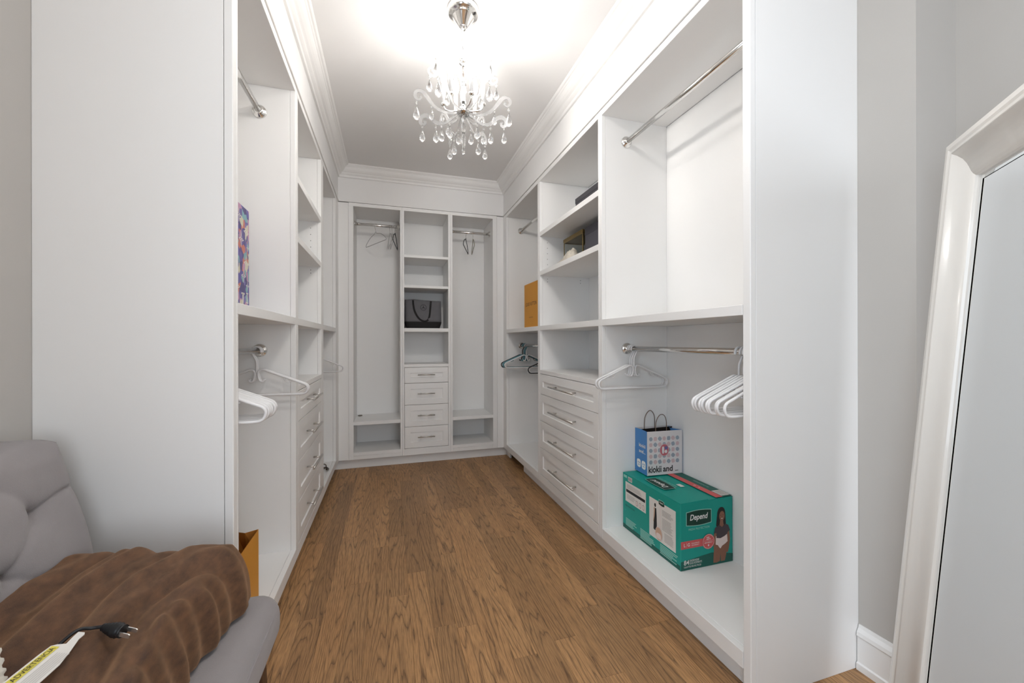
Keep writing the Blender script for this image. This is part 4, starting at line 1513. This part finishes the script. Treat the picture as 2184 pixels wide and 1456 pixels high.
# bevelled band of the glass, tilted a little
bm = bmesh.new()
a0, a1 = .1212, .1345
def rect4(i, o): return [bm.verts.new(p) for p in ((i, o, i), (MW - i, o, i), (MW - i, o, MH - i), (i, o, MH - i))]
A, B = rect4(a0, -.0243), rect4(a1, -.0232)
for k in range(4): bm.faces.new((A[k], A[(k + 1) % 4], B[(k + 1) % 4], B[k]))
local('bevel_band', bm, MIRROR, mir)
bm = bmesh.new(); add_box(bm, .004, MW - .004, -.036, -.0305, .004, MH - .004, bev=.001)
local('backing_board', bm, DARKGREY, mir)

# ------------------------------------------------------------------ armchair
chair = thing('armchair', 'grey button-tufted upholstered chair at the left front with a brown blanket on its seat', 'chair', (-.52, .82, 0))
SX0, SX1, SY0, SY1 = -.70, -.262, .42, 1.165
bm = bmesh.new()
add_box(bm, SX0, SX1, SY0, SY1, .345, .472, bev=.052, seg=7)
for v in bm.verts:   # soft crown on top, waterfall front
    fx = (v.co.x - SX0) / (SX1 - SX0)
    fy = (v.co.y - SY0) / (SY1 - SY0)
    if v.co.z > .42: v.co.z += .010 * math.sin(PI * min(1, max(0, fy))) * math.sin(PI * min(1, max(0, fx)))
part(chair, 'seat', bm, FABRIC, smooth=True)
bm = bmesh.new()
add_tube(bm, catmull([(SX1 - .004, SY0 + .03, .436), (SX1 - .004, .7, .440), (SX1 - .004, 1.0, .440), (SX1 - .006, 1.10, .439), (SX1 - .016, 1.140, .438), (SX1 - .045, 1.163, .436), (SX1 - .12, 1.166, .434)], 8), .0022, 6)
part(chair, 'seat_piping', bm, FABRIC)
bm = bmesh.new(); add_box(bm, SX0 + .03, SX1 - .05, SY0 + .03, SY1 - .03, .315, .352, bev=.006)
part(chair, 'seat_base', bm, DARKWOOD)

# tufted back
BUT = [(1.085, .742), (.905, .742), (.725, .742), (.545, .742), (.995, .835), (.815, .835), (.635, .835), (.455, .835), (.995, .655), (.815, .655), (.635, .655), (.455, .655), (1.085, .565), (.905, .565), (.725, .565), (.545, .565)]
SEG = []
for i, a in enumerate(BUT):
    for b in BUT[i + 1:]:
        if abs(abs(a[0] - b[0]) - .09) < .005 and abs(abs(a[1] - b[1]) - .091) < .012: SEG.append((a, b))
SEG += [((1.085, .742), (1.19, .765)), ((1.085, .565), (1.19, .575)), ((.995, .835), (1.02, .90)), ((.815, .835), (.815, .90)), ((.635, .835), (.635, .90))]


def seg_dist(p, a, b):
    ax, ay = a; bx, by = b
    dx, dy = bx - ax, by - ay
    t = max(0, min(1, ((p[0] - ax) * dx + (p[1] - ay) * dy) / (dx * dx + dy * dy)))
    sag = -.010 * math.sin(PI * t)
    return math.hypot(p[0] - ax - dx * t, p[1] - ay - dy * t + sag)


BY0, BY1, BZ0, BZ1 = .40, 1.205, .40, .884
def back_x(z):
    t = (z - .45) / .43
    return -.632 - .095 * t + .012 * math.sin(PI * t)
bm = bmesh.new()
NY, NZ = 190, 120
g = []
for i in range(NY + 1):
    u = i / NY
    row = []
    for j in range(NZ + 1):
        v = j / NZ
        y, z = BY0 + (BY1 - BY0) * u, BZ0 + (BZ1 - BZ0) * v
        # rounded outline towards the top corners
        ed = min((BY1 - y), (y - BY0))
        et = BZ1 - z
        if ed < .05 and et < .05:
            dd = math.hypot(.05 - ed, .05 - et)
            if dd > .05:
                k_ = .05 / dd
                ny = .05 - (.05 - ed) * k_
                y = BY1 - ny if y > .8 else BY0 + ny
                z = BZ1 - (.05 - (.05 - et) * k_)
                ed, et = ny, BZ1 - z
        x = back_x(z)
        dm = min(ed, et)
        rnd = .05
        if dm < rnd: x -= .045 * (1 - math.sqrt(max(0, 1 - (1 - dm / rnd) ** 2)))
        fade = min(1, max(0, dm) / .03)
        db = min(math.hypot(y - a, z - b) for a, b in BUT)
        ds = min(seg_dist((y, z), a, b) for a, b in SEG)
        x -= fade * (.026 * math.exp(-(db / .022) ** 1.2) + .013 * math.exp(-ds / .0055) + .007 * math.exp(-ds / .035))
        row.append(bm.verts.new((x, y, z)))
    g.append(row)
for i in range(NY):
    for j in range(NZ):
        f = bm.faces.new((g[i][j], g[i + 1][j], g[i + 1][j + 1], g[i][j + 1])); f.smooth = True
rim = [g[i][0] for i in range(NY + 1)] + [g[NY][j] for j in range(1, NZ + 1)] + [g[i][NZ] for i in range(NY - 1, -1, -1)] + [g[0][j] for j in range(NZ - 1, 0, -1)]
bk = [bm.verts.new((back_x(v.co.z) - .105, v.co.y, v.co.z)) for v in rim]
n = len(rim)
for k in range(n):
    bm.faces.new((rim[k], rim[(k + 1) % n], bk[(k + 1) % n], bk[k])).smooth = True
bm.faces.new(bk[::-1])
part(chair, 'backrest', bm, FABRIC)
for y, z in BUT:
    bm = bmesh.new()
    add_lathe(bm, [(.0065, 0), (.0062, .0015), (.004, .003), (.001, .0036)], 12, (back_x(z) - .0445, y, z), 'X')
    part(chair, 'button', bm, FABRIC, smooth=True)
for lx_, ly_, sx_, sy_ in ((-.315, 1.105, .015, .03), (-.315, .48, .015, -.03), (-.66, 1.105, -.03, .03), (-.66, .48, -.03, -.03)):
    bm = bmesh.new()
    t_ = [(-.021, -.021), (.021, -.021), (.021, .021), (-.021, .021)]
    A = [bm.verts.new((lx_ + a, ly_ + b, .318)) for a, b in t_]
    B = [bm.verts.new((lx_ + sx_ + a * .6, ly_ + sy_ + b * .6, .0005)) for a, b in t_]
    for k in range(4): bm.faces.new((A[k], A[(k + 1) % 4], B[(k + 1) % 4], B[k]))
    bm.faces.new(A[::-1]); bm.faces.new(B)
    bmesh.ops.bevel(bm, geom=bm.edges[:], offset=.002, segments=1, profile=.5, affect='EDGES')
    part(chair, 'leg', bm, DARKWOOD)

# ------------------------------------------------------------------ plush blanket
def ridge(s):
    s = abs((s % 1.0) * 2 - 1)
    return 1 - s * s * (3 - 2 * s)


def blanket_z(x, y):
    """Height of the folded blanket's upper side."""
    fx = max(0, min(1, (x + .70) / .40))
    base = .566 + .084 * max(0, min(1, (y - .62) / .50)) + .012 * math.sin(PI * fx) - .022 * fx ** 3
    px, py = -.165, .80
    d = math.hypot(x - px, (y - py) * .95)
    ang = math.atan2(y - py, px - x)
    wob = mnoise.noise(Vector((x * 4, y * 4, 3.1)))
    wob2 = mnoise.noise(Vector((x * 8, y * 7, 8.4)))
    near = max(0, min(1, (.34 - d) / .16))
    far = max(0, min(1, (ang - .25) / .9))
    f = .024 * (1 - .65 * max(0, min(1, (y - .98) / .10))) * ridge(d / .100 + .70 * wob + .15)
    f += (.006 + .013 * near * (.35 + .65 * far)) * ridge(d / .041 + .55 * wob2 + 1.0 * wob)
    f += .0045 * mnoise.noise(Vector((x * 20, y * 15, 5.5))) + .0012 * mnoise.noise(Vector((x * 60, y * 50, 2.5)))
    return base + f - .016


def blanket_front(y):
    """x of the front rim."""
    t = max(0, min(1, (y - .85) / .27))
    return -.352 + .040 * t * t * (3 - 2 * t) + .004 * math.sin(y * 61) + .004 * math.sin(y * 133 + 1)


def blanket_back(y, z):
    return back_x(max(.45, z)) + .004


bm = bmesh.new()
NX, NYb = 150, 190
rows = []
BYA, BYB = .44, 1.128
for j in range(NYb + 1):
    v = j / NYb
    y0_ = BYA + (BYB - BYA) * v
    xb, xf = -.700, blanket_front(y0_) - .045 * max(0, (v - .90) / .10) ** 2
    row = []
    for i in range(NX + 1):
        u = i / NX
        x = xb + (xf - xb) * u
        y = y0_ + .018 * math.sin(x * 19 + 1.0) * max(0, (v - .8) / .2)
        z = blanket_z(x, y)
        df = (xf - x)
        de = (BYB - y0_)
        d = min(df, de, .001 + (y0_ - BYA))
        R_ = .055
        if d < R_:
            k_ = math.sqrt(max(0, 1 - (1 - d / R_) ** 2))
            z = .476 + (z - .476) * (.12 + .88 * k_) if d > 0 else .476 + (z - .476) * .12
        lim = back_x(z) + .003
        x = max(x, lim)
        row.append(bm.verts.new((x, y, z)))
    rows.append(row)
for j in range(NYb):
    for i in range(NX):
        f = bm.faces.new((rows[j][i], rows[j][i + 1], rows[j + 1][i + 1], rows[j + 1][i])); f.smooth = True
rim = rows[0] + [rows[j][NX] for j in range(1, NYb + 1)] + [rows[NYb][i] for i in range(NX - 1, -1, -1)] + [rows[j][0] for j in range(NYb - 1, 0, -1)]
low = [bm.verts.new((v.co.x * .97 - .0135, .02 + v.co.y * .975, .4835)) for v in rim]
n = len(rim)
for k in range(n):
    bm.faces.new((rim[k], rim[(k + 1) % n], low[(k + 1) % n], low[k])).smooth = True
bm.faces.new(low[::-1])
bl_ = thing('blanket', 'thick brown plush blanket heaped in folds on the grey chair', 'blanket', (-.5, .8, .484))
part(bl_, 'folded_plush', bm, PLUSH)

# ------------------------------------------------------------------ power cord with plug and warning tag
def onb(x, y, h=0.0): return Vector((x, y, blanket_z(x, y) + h))

pl = thing('power_cord', 'black power cord with two-pin plug and white warning tag lying on the blanket', 'cord', (-.46, .86, .58))
pa, pb = Vector((-.459, .836, .626)), Vector((-.4235, .8225, .620))      # cord end of the plug, pin end
bm = bmesh.new()
add_tube(bm, catmull([onb(-.560, .56, .006), onb(-.545, .64, .006), onb(-.528, .71, .007), onb(-.512, .770, .009), onb(-.500, .804, .010), onb(-.486, .826, .009), onb(-.472, .836, .009), pa], 6), .0027, 8)
part(pl, 'cable', bm, BLACKPL)
d_ = (pb - pa).normalized()
bm = bmesh.new()
N_ = 14
pts = [pa + (pb - pa) * (i / N_) for i in range(N_ + 1)]
rad = [.0036 + .0062 * min(1, i / 9) + (.0016 if (i % 2 and i < 12) else 0) for i in range(N_ + 1)]
add_tube(bm, pts, rad, 12)
plug = part(pl, 'plug', bm, BLACKPL)
PIN = mat('steel_pin', (.82, .80, .76, 1), .2, .9, var=.03)
sidev = d_.cross(Vector((0, 0, 1))).normalized()
for s_ in (-1, 1):
    bm = bmesh.new()
    c0 = pb + sidev * s_ * .0064
    upv = sidev.cross(d_).normalized()
    q = []
    for a, b in ((0, -1), (.016, -1), (.0185, -.6), (.0185, .6), (.016, 1), (0, 1)):
        q.append(c0 + d_ * a + upv * b * .0034)
    A = [bm.verts.new(p - sidev * .0008) for p in q]; B = [bm.verts.new(p + sidev * .0008) for p in q]
    for k in range(6): bm.faces.new((A[k], A[(k + 1) % 6], B[(k + 1) % 6], B[k]))
    bm.faces.new(A[::-1]); bm.faces.new(B)
    part(pl, 'pin', bm, PIN, parent=plug)
# folded tag looped around the cable
ta, tb = Vector((-.4795, .8225, .630)), Vector((-.491, .700, .632))
tu = (tb - ta).normalized()
tv = tu.cross(Vector((.25, -.1, 1))).normalized()
if tv.x > 0: tv = -tv
tn = tv.cross(tu).normalized()
if tn.z < 0: tn = -tn
TL = (tb - ta).length
def tagp(u, v, h=0.0): return ta + tu * u + tv * v + tn * h
bm = bmesh.new()
outl = [(0, -.006), (.004, -.0085), (.014, -.0085), (.040, -.016), (.065, -.022), (TL, -.024), (TL, .016), (.050, .016), (.033, .015), (.029, .010), (.026, .000), (.012, .002), (.000, .003)]
A = [bm.verts.new(tagp(u, v, 0)) for u, v in outl]
B = [bm.verts.new(tagp(u, v, .0012)) for u, v in outl]
n = len(A)
for k in range(n): bm.faces.new((A[k], A[(k + 1) % n], B[(k + 1) % n], B[k]))
bm.faces.new(A[::-1]); bm.faces.new(B)
tg = part(pl, 'warning_tag', bm, PAPERW)
P = Print(ta + tn * .0016, tu, tv, tn, .0004)
P.rect(.034, .003, .106, .013, YELLOW, 0)
P.lines(.045, -.019, TL - .01, -.001, 6, mat('faint_grey_print', srgb(196, 192, 190), .6, var=.02), 0, .25, .1)
P.build(pl, 'yellow_stripe', parent=tg)
P = Print(ta + tn * .0022 + tu * .102 + tv * .0045, -tu, tv, tn, .0004)
P.text('ADVERTENCIA', 0, 0, .064, .0065, INK, 1)
P.build(pl, 'tag_lettering', parent=tg)

# white scalloped ribbon at the corner of the seat
lc = thing('lace_ribbon', 'short ivory scalloped ribbon bunched at the near edge of the blanket', 'ribbon', onb(-.56, .79, .003))
for q in range(2):
    bm = bmesh.new()
    rws = []
    for i in range(60):
        t = i / 59
        c = onb(-.595 + .075 * t, .815 - .045 * t - .03 * t * t - .022 * q, .016 + .010 * math.sin(t * 9 + q) + .006 * q)
        wv = .011 + .0016 * (1 if i % 4 < 2 else -1)
        tv_ = Vector((.55, .80, .25 + .4 * math.sin(t * 7 + q * 2))).normalized()
        rws.append([bm.verts.new(c - tv_ * .011), bm.verts.new(c), bm.verts.new(c + tv_ * wv)])
    for A, B in zip(rws[:-1], rws[1:]):
        for k in range(2): bm.faces.new((A[k], A[k + 1], B[k + 1], B[k])).smooth = True
    o = part(lc, 'scalloped_band', bm, LACE)
    o.modifiers.new('t', 'SOLIDIFY').thickness = .0012
